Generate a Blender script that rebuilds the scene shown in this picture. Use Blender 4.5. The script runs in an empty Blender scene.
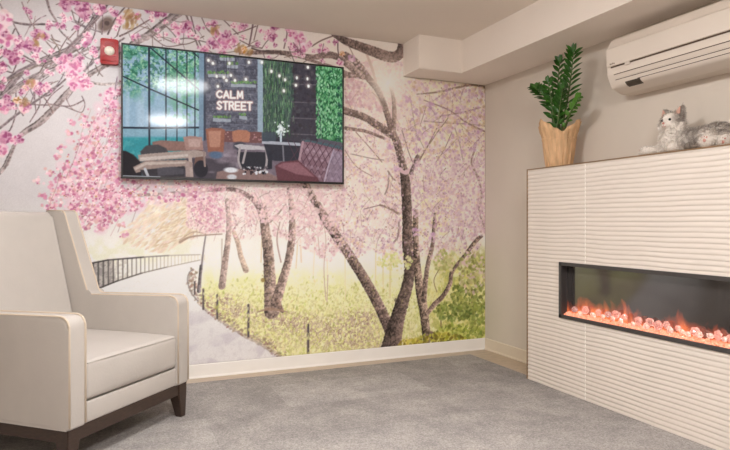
import bpy, bmesh, math, random
import numpy as np
from mathutils import Vector, Matrix

random.seed(7)
SC = bpy.context.scene
COL = SC.collection

# ------------------------------------------------------------------ camera
CAMH = 1.05
FPX = 590.0
HORIZ = 222.0
DX, DF = 0.394, 0.919            # forward direction in room axes
cam_d = bpy.data.cameras.new('camera')
cam = bpy.data.objects.new('camera', cam_d)
COL.objects.link(cam)
cam.location = (0, 0, CAMH)
cam.rotation_euler = (math.pi / 2, 0, -math.atan2(DX, DF))
cam_d.sensor_width = 36.0
cam_d.lens = FPX / 730.0 * 36.0
cam_d.shift_y = -(225.0 - HORIZ) / 730.0
cam_d.clip_start = 0.02
SC.camera = cam

# ------------------------------------------------------------------ world, exposure, lamp settings
world = bpy.data.worlds.new('room_world')
SC.world = world
world.use_nodes = True
world.node_tree.nodes['Background'].inputs[0].default_value = (0.9, 0.87, 0.83, 1)
world.node_tree.nodes['Background'].inputs[1].default_value = 0.05
SC.view_settings.view_transform = 'Standard'
SC.view_settings.look = 'None'
SC.view_settings.exposure = 0.0
SC.view_settings.gamma = 1.0
SC.view_settings.use_curve_mapping = False
LAMP_RGB = (1.0, 0.99, 0.99)
# x, y, emission strength, radius
LAMPS = [(0.62, 2.02, 64.0, 0.26), (0.68, -0.12, 124.0, 0.26), (-0.15, 3.28, 62.0, 0.10), (-1.3, -2.0, 18.0, 0.26)]  # last entry: unseen lamp added to brighten surfaces facing the camera

# room numbers (metres)
XL, XR, YF, YB, ZC = -1.95, 2.833, -2.6, 4.092, 2.43
MURAL_Y = 4.087
SOFX, SOFX2, SOFY, SOFZ = 2.443, 2.075, 3.83, 2.18
FX, FY1, FY0, FZ = 2.541, 3.188, 0.75, 1.40      # fireplace face x, far end, near end, top


def ray(px, py):
    dx = px - 365.0
    return (dx * DF + FPX * DX, -dx * DX + FPX * DF, HORIZ - py)


def at_y(px, py, Y):
    r = ray(px, py)
    k = Y / r[1]
    return Vector((r[0] * k, Y, CAMH + r[2] * k))


def at_x(px, py, X):
    r = ray(px, py)
    k = X / r[0]
    return Vector((X, r[1] * k, CAMH + r[2] * k))


# ------------------------------------------------------------------ helpers
def lin(c):
    c = np.asarray(c, dtype=np.float64)
    return np.where(c <= 0.04045, c / 12.92, ((c + 0.055) / 1.055) ** 2.4)


def L8(rgb):
    return tuple(float(v) for v in lin(np.array(rgb) / 255.0))


def mat(name, rgb, rough=0.6, metal=0.0, var=0.06, scale=14.0, bump=0.0, bscale=60.0, spec=0.5, stretch=None,
        emit=None, emit_s=0.0):
    m = bpy.data.materials.new(name)
    m.use_nodes = True
    nt = m.node_tree
    p = nt.nodes['Principled BSDF']
    p.inputs['Roughness'].default_value = rough
    p.inputs['Metallic'].default_value = metal
    p.inputs['Specular IOR Level'].default_value = spec
    tc = nt.nodes.new('ShaderNodeTexCoord')
    src = tc.outputs['Object']
    if stretch:
        mp = nt.nodes.new('ShaderNodeMapping')
        mp.inputs['Scale'].default_value = stretch
        nt.links.new(src, mp.inputs['Vector'])
        src = mp.outputs['Vector']
    nz = nt.nodes.new('ShaderNodeTexNoise')
    nz.inputs['Scale'].default_value = scale
    nz.inputs['Detail'].default_value = 5
    nt.links.new(src, nz.inputs['Vector'])
    rp = nt.nodes.new('ShaderNodeValToRGB')
    c = np.array(L8(rgb))
    rp.color_ramp.elements[0].position = 0.3
    rp.color_ramp.elements[1].position = 0.7
    rp.color_ramp.elements[0].color = (*(c * (1 - var)), 1)
    rp.color_ramp.elements[1].color = (*np.minimum(c * (1 + var), 1), 1)
    nt.links.new(nz.outputs['Fac'], rp.inputs['Fac'])
    nt.links.new(rp.outputs['Color'], p.inputs['Base Color'])
    if bump > 0:
        nb = nt.nodes.new('ShaderNodeTexNoise')
        nb.inputs['Scale'].default_value = bscale
        nb.inputs['Detail'].default_value = 4
        nt.links.new(src, nb.inputs['Vector'])
        b = nt.nodes.new('ShaderNodeBump')
        b.inputs['Strength'].default_value = bump
        b.inputs['Distance'].default_value = 0.01
        nt.links.new(nb.outputs['Fac'], b.inputs['Height'])
        nt.links.new(b.outputs['Normal'], p.inputs['Normal'])
    if emit:
        p.inputs['Emission Color'].default_value = (*L8(emit), 1)
        p.inputs['Emission Strength'].default_value = emit_s
    return m


def attr_mat(name, rough=0.6, emit=0.0, spec=0.5, gain=1.0):
    m = bpy.data.materials.new(name)
    m.use_nodes = True
    nt = m.node_tree
    p = nt.nodes['Principled BSDF']
    p.inputs['Roughness'].default_value = rough
    p.inputs['Specular IOR Level'].default_value = spec
    a = nt.nodes.new('ShaderNodeAttribute')
    a.attribute_name = 'print'
    if emit > 0:
        p.inputs['Base Color'].default_value = (0.012, 0.012, 0.014, 1)
        nt.links.new(a.outputs['Color'], p.inputs['Emission Color'])
        p.inputs['Emission Strength'].default_value = emit
    else:
        nt.links.new(a.outputs['Color'], p.inputs['Base Color'])
    return m


def link(o, parent=None):
    COL.objects.link(o)
    if parent is not None:
        o.parent = parent
    return o


def obj(name, bm, m, parent=None, smooth=False, autosmooth=None):
    if isinstance(bm, bmesh.types.BMesh):
        bmesh.ops.recalc_face_normals(bm, faces=bm.faces[:])
        me = bpy.data.meshes.new(name)
        bm.to_mesh(me)
        bm.free()
    else:
        me = bm
    if m is not None:
        me.materials.append(m)
    if smooth:
        me.shade_smooth()
        if autosmooth:
            me.set_sharp_from_angle(angle=math.radians(autosmooth))
    return link(bpy.data.objects.new(name, me), parent)


def thing(name, label, cat, loc=(0, 0, 0), rz=0.0, group=None):
    o = bpy.data.objects.new(name, None)
    o.empty_display_size = 0.05
    link(o)
    o.location = loc
    o.rotation_euler = (0, 0, rz)
    return tag(o, label, cat, group)


def tag(o, label, cat, group=None, kind=None):
    o['label'] = label
    o['category'] = cat
    if group:
        o['group'] = group
    if kind:
        o['kind'] = kind
    return o


def struct(o, label=None, cat=None):
    o['kind'] = 'structure'
    if label:
        o['label'] = label
        o['category'] = cat
    return o


def box(bm, x0, y0, z0, x1, y1, z1, bevel=0.0, seg=2):
    r = bmesh.ops.create_cube(bm, size=1.0)
    vs = r['verts']
    for v in vs:
        v.co = Vector(((x0 + x1) / 2 + v.co.x * (x1 - x0), (y0 + y1) / 2 + v.co.y * (y1 - y0),
                       (z0 + z1) / 2 + v.co.z * (z1 - z0)))
    if bevel > 0:
        es = list({e for v in vs for e in v.link_edges})
        bmesh.ops.bevel(bm, geom=es, offset=bevel, segments=seg, profile=0.5, affect='EDGES')
    return bm


def prism(bm, outline, a0, a1, axis='x', bevel=0.0, seg=3):
    """outline of (p,q) pairs extruded along an axis from a0 to a1."""
    def co(p, q, a):
        if axis == 'x':
            return (a, p, q)
        if axis == 'y':
            return (p, a, q)
        return (p, q, a)
    v0 = [bm.verts.new(co(p, q, a0)) for p, q in outline]
    v1 = [bm.verts.new(co(p, q, a1)) for p, q in outline]
    n = len(outline)
    f0 = bm.faces.new(v0)
    f1 = bm.faces.new(v1[::-1])
    for i in range(n):
        bm.faces.new((v0[i], v0[(i + 1) % n], v1[(i + 1) % n], v1[i]))
    if bevel > 0:
        es = list({e for f in (f0, f1) for e in f.edges})
        bmesh.ops.bevel(bm, geom=es, offset=bevel, segments=seg, profile=0.5, affect='EDGES')
    return bm


def rounded(pts, radii, n=6):
    """polygon with rounded corners (pts, radius per corner)."""
    out = []
    N = len(pts)
    for i in range(N):
        p = Vector(pts[i]); a = Vector(pts[i - 1]); b = Vector(pts[(i + 1) % N])
        r = radii[i]
        if r <= 0:
            out.append(tuple(p)); continue
        da = (a - p).normalized(); db = (b - p).normalized()
        ang = da.angle(db)
        t = min(r / math.tan(ang / 2), (a - p).length * .48, (b - p).length * .48)
        s = p + da * t; e = p + db * t
        for k in range(n + 1):
            u = k / n
            q = (1 - u) ** 2 * s + 2 * u * (1 - u) * p + u * u * e
            out.append(tuple(q))
    return out


def tube(bm, pts, radii, sides=8, closed=False, caps=True):
    pts = [Vector(p) for p in pts]
    if not hasattr(radii, '__len__'):
        radii = [radii] * len(pts)
    rings = []
    up = Vector((0.123, 0.317, 0.94)).normalized()
    n = len(pts)
    for i, p in enumerate(pts):
        if closed:
            t = pts[(i + 1) % n] - pts[i - 1]
        else:
            t = pts[min(i + 1, n - 1)] - pts[max(i - 1, 0)]
        t.normalize()
        a = t.cross(up)
        if a.length < 1e-3:
            a = t.cross(Vector((1, 0, 0)))
        a.normalize()
        b = t.cross(a)
        up = b.cross(t) if False else up
        rings.append([bm.verts.new(p + (a * math.cos(2 * math.pi * k / sides) + b * math.sin(2 * math.pi * k / sides)) * radii[i])
                      for k in range(sides)])
    m = n if closed else n - 1
    for i in range(m):
        r0, r1 = rings[i], rings[(i + 1) % n]
        for k in range(sides):
            bm.faces.new((r0[k], r0[(k + 1) % sides], r1[(k + 1) % sides], r1[k]))
    if caps and not closed:
        bm.faces.new(rings[0][::-1])
        bm.faces.new(rings[-1])
    return bm


def disc_lathe(bm, prof, n=32, cx=0, cy=0, cap=True):
    rings = []
    for r, z in prof:
        rings.append([bm.verts.new((cx + r * math.cos(2 * math.pi * k / n), cy + r * math.sin(2 * math.pi * k / n), z)) for k in range(n)])
    for a, b in zip(rings, rings[1:]):
        for k in range(n):
            bm.faces.new((a[k], a[(k + 1) % n], b[(k + 1) % n], b[k]))
    if cap:
        bm.faces.new(rings[0][::-1])
        bm.faces.new(rings[-1])
    return bm


# ------------------------------------------------------------------ picture painting (for the printed mural and the TV picture)
RNG = np.random.default_rng(11)


def vnoise(h, w, cell, rng=RNG):
    gh, gw = int(h / cell) + 3, int(w / cell) + 3
    g = rng.random((gh, gw))
    y = np.arange(h) / cell; x = np.arange(w) / cell
    yi = y.astype(int); xi = x.astype(int)
    fy = (y - yi)[:, None]; fx = (x - xi)[None, :]
    fy = fy * fy * (3 - 2 * fy); fx = fx * fx * (3 - 2 * fx)
    a = g[yi][:, xi]; b = g[yi][:, xi + 1]; c = g[yi + 1][:, xi]; d = g[yi + 1][:, xi + 1]
    return (a * (1 - fx) + b * fx) * (1 - fy) + (c * (1 - fx) + d * fx) * fy


def fbm(h, w, cell, octs=4):
    s = 0; amp = 1.0; tot = 0
    for k in range(octs):
        s = s + amp * vnoise(h, w, max(cell, 1.0)); tot += amp
        amp *= .55; cell *= .5
    return s / tot


def smooth(e0, e1, x):
    t = np.clip((x - e0) / (e1 - e0), 0, 1)
    return t * t * (3 - 2 * t)


class Canvas:
    """a picture on the plane Y = const, addressed in photo pixels (projected on to that plane)."""
    def __init__(s, x0, x1, z0, z1, res, Y):
        s.x0, s.z0, s.res, s.Y = x0, z0, res, Y
        s.w = int(round((x1 - x0) / res)) + 1
        s.h = int(round((z1 - z0) / res)) + 1
        s.x1, s.z1 = x1, z1
        s.tint = (1.0, 1.0, 1.0)
        s.a = np.zeros((s.h, s.w, 3))
        X = np.linspace(x0, x1, s.w)[None, :]; Z = np.linspace(z0, z1, s.h)[:, None]
        # photo pixel of every cell
        r = X * DF - Y * DX; f = X * DX + Y * DF
        s.PX = np.repeat(365.0 + r / f * FPX, s.h, 0)
        s.PY = HORIZ - (Z - CAMH) / f * FPX

    def P(s, px, py):
        px = np.asarray(px, float); py = np.asarray(py, float)
        dx = px - 365.0
        ry = -dx * DX + FPX * DF
        k = s.Y / ry
        return ((dx * DF + FPX * DX) * k - s.x0) / s.res, (CAMH + (HORIZ - py) * k - s.z0) / s.res

    def sc(s, px):
        return s.Y / (-(px - 365.0) * DX + FPX * DF) / s.res

    def blob(s, px, py, r, col, a=1.0, soft=.5, asp=1.0, ang=0.0):
        cx, cy = s.P(px, py); rr = r * s.sc(px)
        R = rr * max(1, asp) + 1.5
        i0, i1 = max(int(cy - R), 0), min(int(cy + R) + 2, s.h)
        j0, j1 = max(int(cx - R), 0), min(int(cx + R) + 2, s.w)
        if i0 >= i1 or j0 >= j1:
            return
        yy, xx = np.mgrid[i0:i1, j0:j1]
        dx = xx - cx; dy = yy - cy
        c, sn = math.cos(ang), math.sin(ang)
        u = (dx * c + dy * sn) / asp; v = -dx * sn + dy * c
        d = np.sqrt(u * u + v * v)
        sf = max(soft * rr, .8)
        m = np.clip((rr - d) / sf + .5, 0, 1)[..., None] * a
        s.a[i0:i1, j0:j1] = s.a[i0:i1, j0:j1] * (1 - m) + np.array(col) / 255.0 * m

    def stroke(s, pts, wid, col, a=1.0, shade=.0, rough=.0, soft=1.1, spline=True):
        pts = [(float(p[0]), float(p[1])) for p in pts]
        if not hasattr(wid, '__len__'):
            wid = [wid] * len(pts)
        if spline and len(pts) > 2:
            q = []; qw = []
            for i in range(len(pts) - 1):
                p0 = pts[max(i - 1, 0)]; p1 = pts[i]; p2 = pts[i + 1]; p3 = pts[min(i + 2, len(pts) - 1)]
                for k in range(5):
                    t = k / 5
                    q.append(tuple(.5 * (2 * p1[d] + (-p0[d] + p2[d]) * t + (2 * p0[d] - 5 * p1[d] + 4 * p2[d] - p3[d]) * t * t +
                                         (-p0[d] + 3 * p1[d] - 3 * p2[d] + p3[d]) * t ** 3) for d in (0, 1)))
                    qw.append(wid[i] * (1 - t) + wid[i + 1] * t)
            q.append(pts[-1]); qw.append(wid[-1])
            pts, wid = q, qw
        xs, ys = s.P([p[0] for p in pts], [p[1] for p in pts])
        rs = np.array([w * .5 * s.sc(p[0]) for w, p in zip(wid, pts)])
        R = rs.max() + 3
        i0, i1 = max(int(ys.min() - R), 0), min(int(ys.max() + R) + 2, s.h)
        j0, j1 = max(int(xs.min() - R), 0), min(int(xs.max() + R) + 2, s.w)
        if i0 >= i1 or j0 >= j1:
            return
        yy, xx = np.mgrid[i0:i1, j0:j1].astype(float)
        best = np.full(yy.shape, -1e9); side = np.zeros(yy.shape)
        for k in range(len(xs) - 1):
            ax, ay, bx, by = xs[k], ys[k], xs[k + 1], ys[k + 1]
            ex, ey = bx - ax, by - ay
            l2 = ex * ex + ey * ey + 1e-9
            t = np.clip(((xx - ax) * ex + (yy - ay) * ey) / l2, 0, 1)
            dx = xx - ax - t * ex; dy = yy - ay - t * ey
            r = rs[k] * (1 - t) + rs[k + 1] * t
            d = r - np.sqrt(dx * dx + dy * dy)
            up = d > best
            best = np.where(up, d, best)
            side = np.where(up, dx / np.maximum(r, .5), side)
        if rough:
            best = best + (vnoise(i1 - i0, j1 - j0, 3.0) - .5) * rough * rs.mean()
        m = np.clip(best / soft + .5, 0, 1) * a
        c = np.array(col) / 255.0 * np.ones(yy.shape + (1,))
        if shade:
            g = 1 + shade * (np.clip(side, -1, 1) * .8)
            n = fbm(i1 - i0, j1 - j0, 2.6, 2) - .5
            n2 = vnoise(i1 - i0, j1 - j0, 8.0) - .5
            g = g + n * shade * 2.3 + n2 * shade * .9
            c = c * g[..., None]
        m = m[..., None]
        s.a[i0:i1, j0:j1] = s.a[i0:i1, j0:j1] * (1 - m) + np.clip(c, 0, 1) * m

    def polymask(s, pts, soft=1.0):
        x, y = s.PX, s.PY
        inside = np.zeros(x.shape, bool)
        n = len(pts)
        for i in range(n):
            (xa, ya), (xb, yb) = pts[i], pts[(i + 1) % n]
            if ya == yb:
                continue
            c = ((ya > y) != (yb > y)) & (x < (xb - xa) * (y - ya) / (yb - ya) + xa)
            inside ^= c
        m = inside.astype(float)
        for _ in range(int(soft)):
            p = np.pad(m, 1, mode='edge')
            m = (p[1:-1, 1:-1] * 2 + p[:-2, 1:-1] + p[2:, 1:-1] + p[1:-1, :-2] + p[1:-1, 2:]) / 6
        return m

    def fill(s, mask, col, a=1.0):
        m = (mask * a)[..., None]
        c = np.asarray(col, float)
        c = c / 255.0
        s.a = s.a * (1 - m) + c * m

    def poly(s, pts, col, a=1.0, soft=1):
        s.fill(s.polymask(pts, soft), col, a)

    def mesh(s, name, yback, skip=None):
        """front grid with the picture as vertex colours, plus a thin back and rim."""
        h, w = s.h, s.w
        X = np.linspace(s.x0, s.x1, w); Z = np.linspace(s.z0, s.z1, h)
        co = np.empty((h, w, 3))
        co[..., 0] = X[None, :]; co[..., 1] = s.Y; co[..., 2] = Z[:, None]
        idx = np.arange(h * w).reshape(h, w)
        q = np.stack([idx[:-1, :-1], idx[:-1, 1:], idx[1:, 1:], idx[1:, :-1]], -1).reshape(-1, 4)
        if skip is not None:
            cx = (co[:-1, :-1, 0] + co[1:, 1:, 0]).ravel() / 2; cz = (co[:-1, :-1, 2] + co[1:, 1:, 2]).ravel() / 2
            q = q[~skip(cx, cz)]
        me = bpy.data.meshes.new(name)
        me.vertices.add(h * w)
        me.vertices.foreach_set('co', co.ravel())
        me.loops.add(len(q) * 4)
        me.loops.foreach_set('vertex_index', q.ravel().astype(np.int32))
        me.polygons.add(len(q))
        me.polygons.foreach_set('loop_start', (np.arange(len(q)) * 4).astype(np.int32))
        at = me.attributes.new('print', 'FLOAT_COLOR', 'POINT')
        c = np.ones((h * w, 4)); c[:, :3] = np.minimum(lin(np.clip(s.a, 0, 1)) * np.array(s.tint), .93).reshape(-1, 3)
        at.data.foreach_set('color', c.ravel().astype(np.float32))
        me.update(calc_edges=True)
        me.validate()
        return me


# ------------------------------------------------------------------ room shell
M_wall = mat('wall_paint', (217, 206, 193), rough=.75, var=.02, scale=3, bump=.04, bscale=220)
M_ceil = mat('ceiling_paint', (238, 227, 215), rough=.85, var=.015, scale=3, bump=.03, bscale=200)
M_beam = mat('beam_paint', (245, 234, 223), rough=.8, var=.015, scale=3)
M_base = mat('baseboard_paint', (248, 244, 238), rough=.45, var=.02, scale=6)


def carpet_mat():
    m = bpy.data.materials.new('carpet_tiles')
    m.use_nodes = True
    nt = m.node_tree; N = nt.nodes.new; K = nt.links.new
    p = nt.nodes['Principled BSDF']
    p.inputs['Roughness'].default_value = .95
    p.inputs['Specular IOR Level'].default_value = .1
    tc = N('ShaderNodeTexCoord')
    br = N('ShaderNodeTexBrick')
    br.offset = 0.5
    br.inputs['Scale'].default_value = 1.0
    br.inputs['Brick Width'].default_value = .92
    br.inputs['Row Height'].default_value = .46
    br.inputs['Mortar Size'].default_value = .0015
    br.inputs['Color1'].default_value = (0.86, 0.855, 0.85, 1)
    br.inputs['Color2'].default_value = (1.08, 1.08, 1.08, 1)
    br.inputs['Mortar'].default_value = (0.86, 0.86, 0.86, 1)
    K(tc.outputs['Object'], br.inputs['Vector'])
    n1 = N('ShaderNodeTexNoise'); n1.inputs['Scale'].default_value = 130; n1.inputs['Detail'].default_value = 3
    n2 = N('ShaderNodeTexNoise'); n2.inputs['Scale'].default_value = 4.2; n2.inputs['Detail'].default_value = 8; n2.inputs['Roughness'].default_value = .68
    n3 = N('ShaderNodeTexNoise'); n3.inputs['Scale'].default_value = 60; n3.inputs['Detail'].default_value = 4
    for n in (n1, n2, n3):
        K(tc.outputs['Object'], n.inputs['Vector'])
    r2 = N('ShaderNodeValToRGB')
    r2.color_ramp.elements[0].position = .34; r2.color_ramp.elements[1].position = .72
    r2.color_ramp.elements[0].color = (*L8((156, 151, 148)), 1)
    r2.color_ramp.elements[1].color = (*L8((190, 183, 178)), 1)
    K(n2.outputs['Fac'], r2.inputs['Fac'])
    def mul(a, b, f):
        x = N('ShaderNodeMix'); x.data_type = 'RGBA'; x.blend_type = 'MULTIPLY'
        x.inputs[0].default_value = f
        K(a, x.inputs[6]); K(b, x.inputs[7])
        return x.outputs[2]
    def ramp(src, lo, hi):
        r = N('ShaderNodeValToRGB')
        r.color_ramp.elements[0].position = .3; r.color_ramp.elements[1].position = .7
        r.color_ramp.elements[0].color = (lo, lo, lo, 1); r.color_ramp.elements[1].color = (hi, hi, hi, 1)
        K(src, r.inputs['Fac'])
        return r.outputs['Color']
    c = mul(r2.outputs['Color'], br.outputs['Color'], 1.0)
    c = mul(c, ramp(n1.outputs['Fac'], .66, 1.14), 1.0)
    c = mul(c, ramp(n3.outputs['Fac'], .84, 1.08), 1.0)
    K(c, p.inputs['Base Color'])
    b = N('ShaderNodeBump'); b.inputs['Strength'].default_value = .5; b.inputs['Distance'].default_value = .004
    K(n1.outputs['Fac'], b.inputs['Height']); K(b.outputs['Normal'], p.inputs['Normal'])
    return m


def wood_floor_mat():
    return mat('floor_planks', (186, 166, 144), rough=.4, var=.2, scale=9, stretch=(1.2, 9, 9), bump=.05)


def slab(name, x0, y0, z0, x1, y1, z1, m, bevel=0):
    return struct(obj(name, box(bmesh.new(), x0, y0, z0, x1, y1, z1, bevel), m))


T = .1
slab('floor', XL - T, YF - T, -.1, XR + T, YB + T, 0, wood_floor_mat())
CARPET_Y, CARPET_X = 3.955, 2.60
bm = bmesh.new()
prism(bm, [(XL + .001, YF + .001), (CARPET_X, YF + .001), (CARPET_X, CARPET_Y), (XL + .001, CARPET_Y)], 0.0, .006, axis='z')
carpet = struct(obj('carpet', bm, carpet_mat()), 'grey mottled carpet tiles covering the middle of the floor', 'carpet')
slab('ceiling', XL - T, YF - T, ZC, XR + T, YB + T, ZC + .1, M_ceil)
slab('wall_back', XL - T, YB, 0, XR + T, YB + T, ZC, M_wall)
slab('wall_right', XR, YF, 0, XR + T, YB, ZC, M_wall)
slab('wall_left', XL - T, YF, 0, XL, YB, ZC, M_wall)
slab('wall_front', XL - T, YF - T, 0, XR + T, YF, ZC, M_wall)
# boxed beam: an L along the back corner and the right wall
bm = bmesh.new()
prism(bm, [(SOFX2, YB), (SOFX2, SOFY), (SOFX, SOFY), (SOFX, YF), (XR, YF), (XR, YB)], SOFZ, ZC, axis='z')
es = [e for e in bm.edges if abs(e.verts[0].co.z - SOFZ) < 1e-4 or abs(e.verts[0].co.z - e.verts[1].co.z) > .1]
bmesh.ops.bevel(bm, geom=[e for e in es if all(v.co.x < XR - .01 and v.co.y < YB - .01 for v in e.verts)], offset=.006, segments=2, affect='EDGES')
struct(obj('ceiling_beam', bm, M_beam), 'boxed beam hanging below the ceiling along the right wall', 'beam')
# baseboards (coved foot)
prof = [(0, 0), (.012, 0), (.012, .008), (.008, .014), (.007, .088), (.003, .094), (0, .094)]
bm = bmesh.new()
prism(bm, [(YB - a, z) for a, z in prof], XL, XR, axis='x')
struct(obj('baseboard_back', bm, M_base))
bm = bmesh.new()
prism(bm, [(XR - a, z) for a, z in prof], FY1 + .01, YB - .013, axis='y')
struct(obj('baseboard_right', bm, mat('baseboard_beige', (222, 208, 188), rough=.5, var=.02, scale=6)))

# ceiling lamps (round flush fittings, above and behind the view; the last is an added fill lamp)
M_rim = mat('lamp_rim', (235, 232, 226), rough=.4)
places = ['over the middle of the room nearest the mural wall', 'over the rear of the room beside the fireplace side',
          'directly above the armchair, smaller than the others', 'added unseen as fill light near the rear wall']
for (lx, ly, ls, lr), where in zip(LAMPS, places):
    t = thing('ceiling_light', 'round white flush ceiling light ' + where, 'ceiling light', (lx, ly, ZC), 0, 'flush ceiling lights')
    bm = disc_lathe(bmesh.new(), [(lr + .02, 0), (lr + .02, -.025), (lr + .01, -.03), (lr, -.03), (lr, -.02), (lr - .002, -.001)], 40, cap=False)
    obj('rim', bm, M_rim, t)
    bm = disc_lathe(bmesh.new(), [(lr - .004, -.012), (lr - .004, -.030), (lr * .97, -.048), (lr * .88, -.064), (lr * .68, -.077), (lr * .40, -.084), (.01, -.086)], 40)
    m = bpy.data.materials.new('lamp_diffuser')
    m.use_nodes = True
    nt = m.node_tree
    p = nt.nodes['Principled BSDF']
    p.inputs['Base Color'].default_value = (.8, .8, .8, 1)
    bb = nt.nodes.new('ShaderNodeRGB'); bb.outputs[0].default_value = (*LAMP_RGB, 1)
    nt.links.new(bb.outputs[0], p.inputs['Emission Color'])
    p.inputs['Emission Strength'].default_value = ls
    obj('diffuser', bm, m, t)
# ------------------------------------------------------------------ printed cherry-blossom mural on the back wall
MU = Canvas(XL + .002, XR - .002, .0945, ZC - .002, .0042, MURAL_Y)
PXg, PYg = MU.PX, MU.PY
Hh, Ww = MU.h, MU.w
rnd = random.Random(3)


def jit(c, d):
    k = rnd.uniform(-d, d)
    return tuple(min(255, max(0, v + k + rnd.uniform(-d, d) * .4)) for v in c)


# sky and haze
def lerpc(a, b, t):
    return np.array(a, float) + (np.array(b, float) - np.array(a, float)) * t[..., None]


sky = lerpc((207, 201, 203), (242, 226, 216), smooth(120, 380, PXg))
sky = sky * (1 - smooth(190, 262, PYg)[..., None]) + np.array((249, 243, 232.)) * smooth(190, 262, PYg)[..., None]
MU.a = sky / 255.0
pale = fbm(Hh, Ww, 30, 4)[..., None] - .5
MU.a += pale * .05
# far hazy trees behind the railing
hz = smooth(233, 246, PYg) * (1 - smooth(255, 270, PYg)) * (1 - smooth(170, 225, PXg))
tn = fbm(Hh, Ww, 14, 4)
MU.fill(hz * smooth(.35, .65, tn) * .55, (226, 224, 190))

# grass
gm = smooth(255, 272, PYg + (fbm(Hh, Ww, 20, 3) - .5) * 16) * smooth(196, 206, PXg)
gn = fbm(Hh, Ww, 16, 5); gn2 = fbm(Hh, Ww, 6, 3); gn3 = fbm(Hh, Ww, 2.6, 2)
g = lerpc((252, 249, 224), (246, 240, 184), smooth(262, 300, PYg))
g = g + (lerpc((0, 0, 0), (-8, -10, -14), smooth(300, 350, PYg)))
MU.fill(gm, np.clip(g, 0, 255))
MU.fill(gm * smooth(.50, .66, gn) * .5 * smooth(262, 290, PYg), (222, 222, 146))
MU.fill(gm * smooth(.55, .75, gn2) * .34 * smooth(268, 300, PYg), (190, 194, 108))
MU.fill(gm * smooth(.52, .7, gn3) * .32 * smooth(275, 300, PYg), (160, 154, 96))
MU.fill(gm * smooth(.5, .72, 1 - gn3) * .45 * smooth(270, 300, PYg), (252, 246, 200))
# brown leaf litter
def patch(cx, cy, rx, ry):
    return np.exp(-(((PXg - cx) / rx) ** 2 + ((PYg - cy) / ry) ** 2))
lit = patch(340, 335, 45, 16) + patch(285, 322, 30, 10) + patch(235, 312, 24, 8) * .9 + patch(222, 300, 14, 6) + patch(262, 345, 16, 8) + patch(395, 350, 30, 8) * .7 + patch(362, 318, 20, 8)
ln = fbm(Hh, Ww, 3.2, 3)
MU.fill(gm * np.clip(lit, 0, 1) * smooth(.38, .6, ln) * .8, (190, 164, 150))
MU.fill(gm * np.clip(lit, 0, 1) * smooth(.55, .68, fbm(Hh, Ww, 2.2, 2)) * .6, (148, 116, 104))
# greener right side
rg = smooth(405, 450, PXg) * smooth(236, 262, PYg)
MU.fill(rg * .45, (220, 214, 140))
MU.fill(rg * smooth(.46, .64, gn) * .6, (166, 168, 84))
MU.fill(rg * smooth(.50, .66, fbm(Hh, Ww, 5, 3)) * .6, (226, 216, 132))
# distant pale trunks in the meadow
for x, y0, y1, w, c in ((391, 245, 297, 2.2, (226, 214, 160)), (383, 250, 290, 1.2, (224, 208, 150)), (376, 244, 285, 1.3, (232, 216, 168)),
                        (345, 246, 300, 1.0, (234, 218, 176)), (327, 246, 285, 1, (238, 220, 186)), (315, 240, 275, 1, (238, 218, 190)), (298, 238, 268, 1.4, (226, 206, 176)),
                        (300, 230, 262, 1.6, (230, 205, 180)), (262, 236, 262, 1.3, (220, 200, 170))):
    MU.stroke([(x, y0), (x + rnd.uniform(-2, 2), y1)], w, c, .8)

# path
path = [(60, 300), (88, 291), (120, 281), (150, 272), (175, 266), (200, 260), (207, 264), (193, 270), (188, 280), (190, 291), (200, 304), (216, 317),
        (238, 332), (262, 345), (284, 359), (290, 385), (60, 400)]
pm = MU.polymask(path, 2)
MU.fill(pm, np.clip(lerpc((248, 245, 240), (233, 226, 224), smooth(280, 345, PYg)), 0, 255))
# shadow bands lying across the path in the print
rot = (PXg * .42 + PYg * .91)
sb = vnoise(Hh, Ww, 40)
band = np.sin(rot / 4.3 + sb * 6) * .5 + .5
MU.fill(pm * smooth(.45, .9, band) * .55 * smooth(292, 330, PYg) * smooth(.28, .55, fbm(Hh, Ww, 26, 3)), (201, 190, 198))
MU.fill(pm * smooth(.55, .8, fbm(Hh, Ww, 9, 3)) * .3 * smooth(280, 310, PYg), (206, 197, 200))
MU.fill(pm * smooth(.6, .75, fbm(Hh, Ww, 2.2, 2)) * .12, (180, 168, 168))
# edging along the path
edge = [(192, 272), (188, 281), (191, 292), (202, 306), (218, 319), (240, 333), (264, 346), (286, 360)]
MU.stroke(edge, [1.2, 1.2, 1.5, 2, 2.6, 3, 3.6, 4], (186, 168, 156), .7, shade=.2, rough=1.2)
for k in range(190):
    t = rnd.random() * (len(edge) - 1); i = int(t); f = t - i
    x = edge[i][0] * (1 - f) + edge[i + 1][0] * f + rnd.uniform(-1, 7); y = edge[i][1] * (1 - f) + edge[i + 1][1] * f + rnd.uniform(-5, 3)
    MU.blob(x, y, rnd.uniform(.5, 1.3), jit((160, 134, 120), 26), .65, asp=1.6, ang=rnd.uniform(-1, 1))

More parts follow.
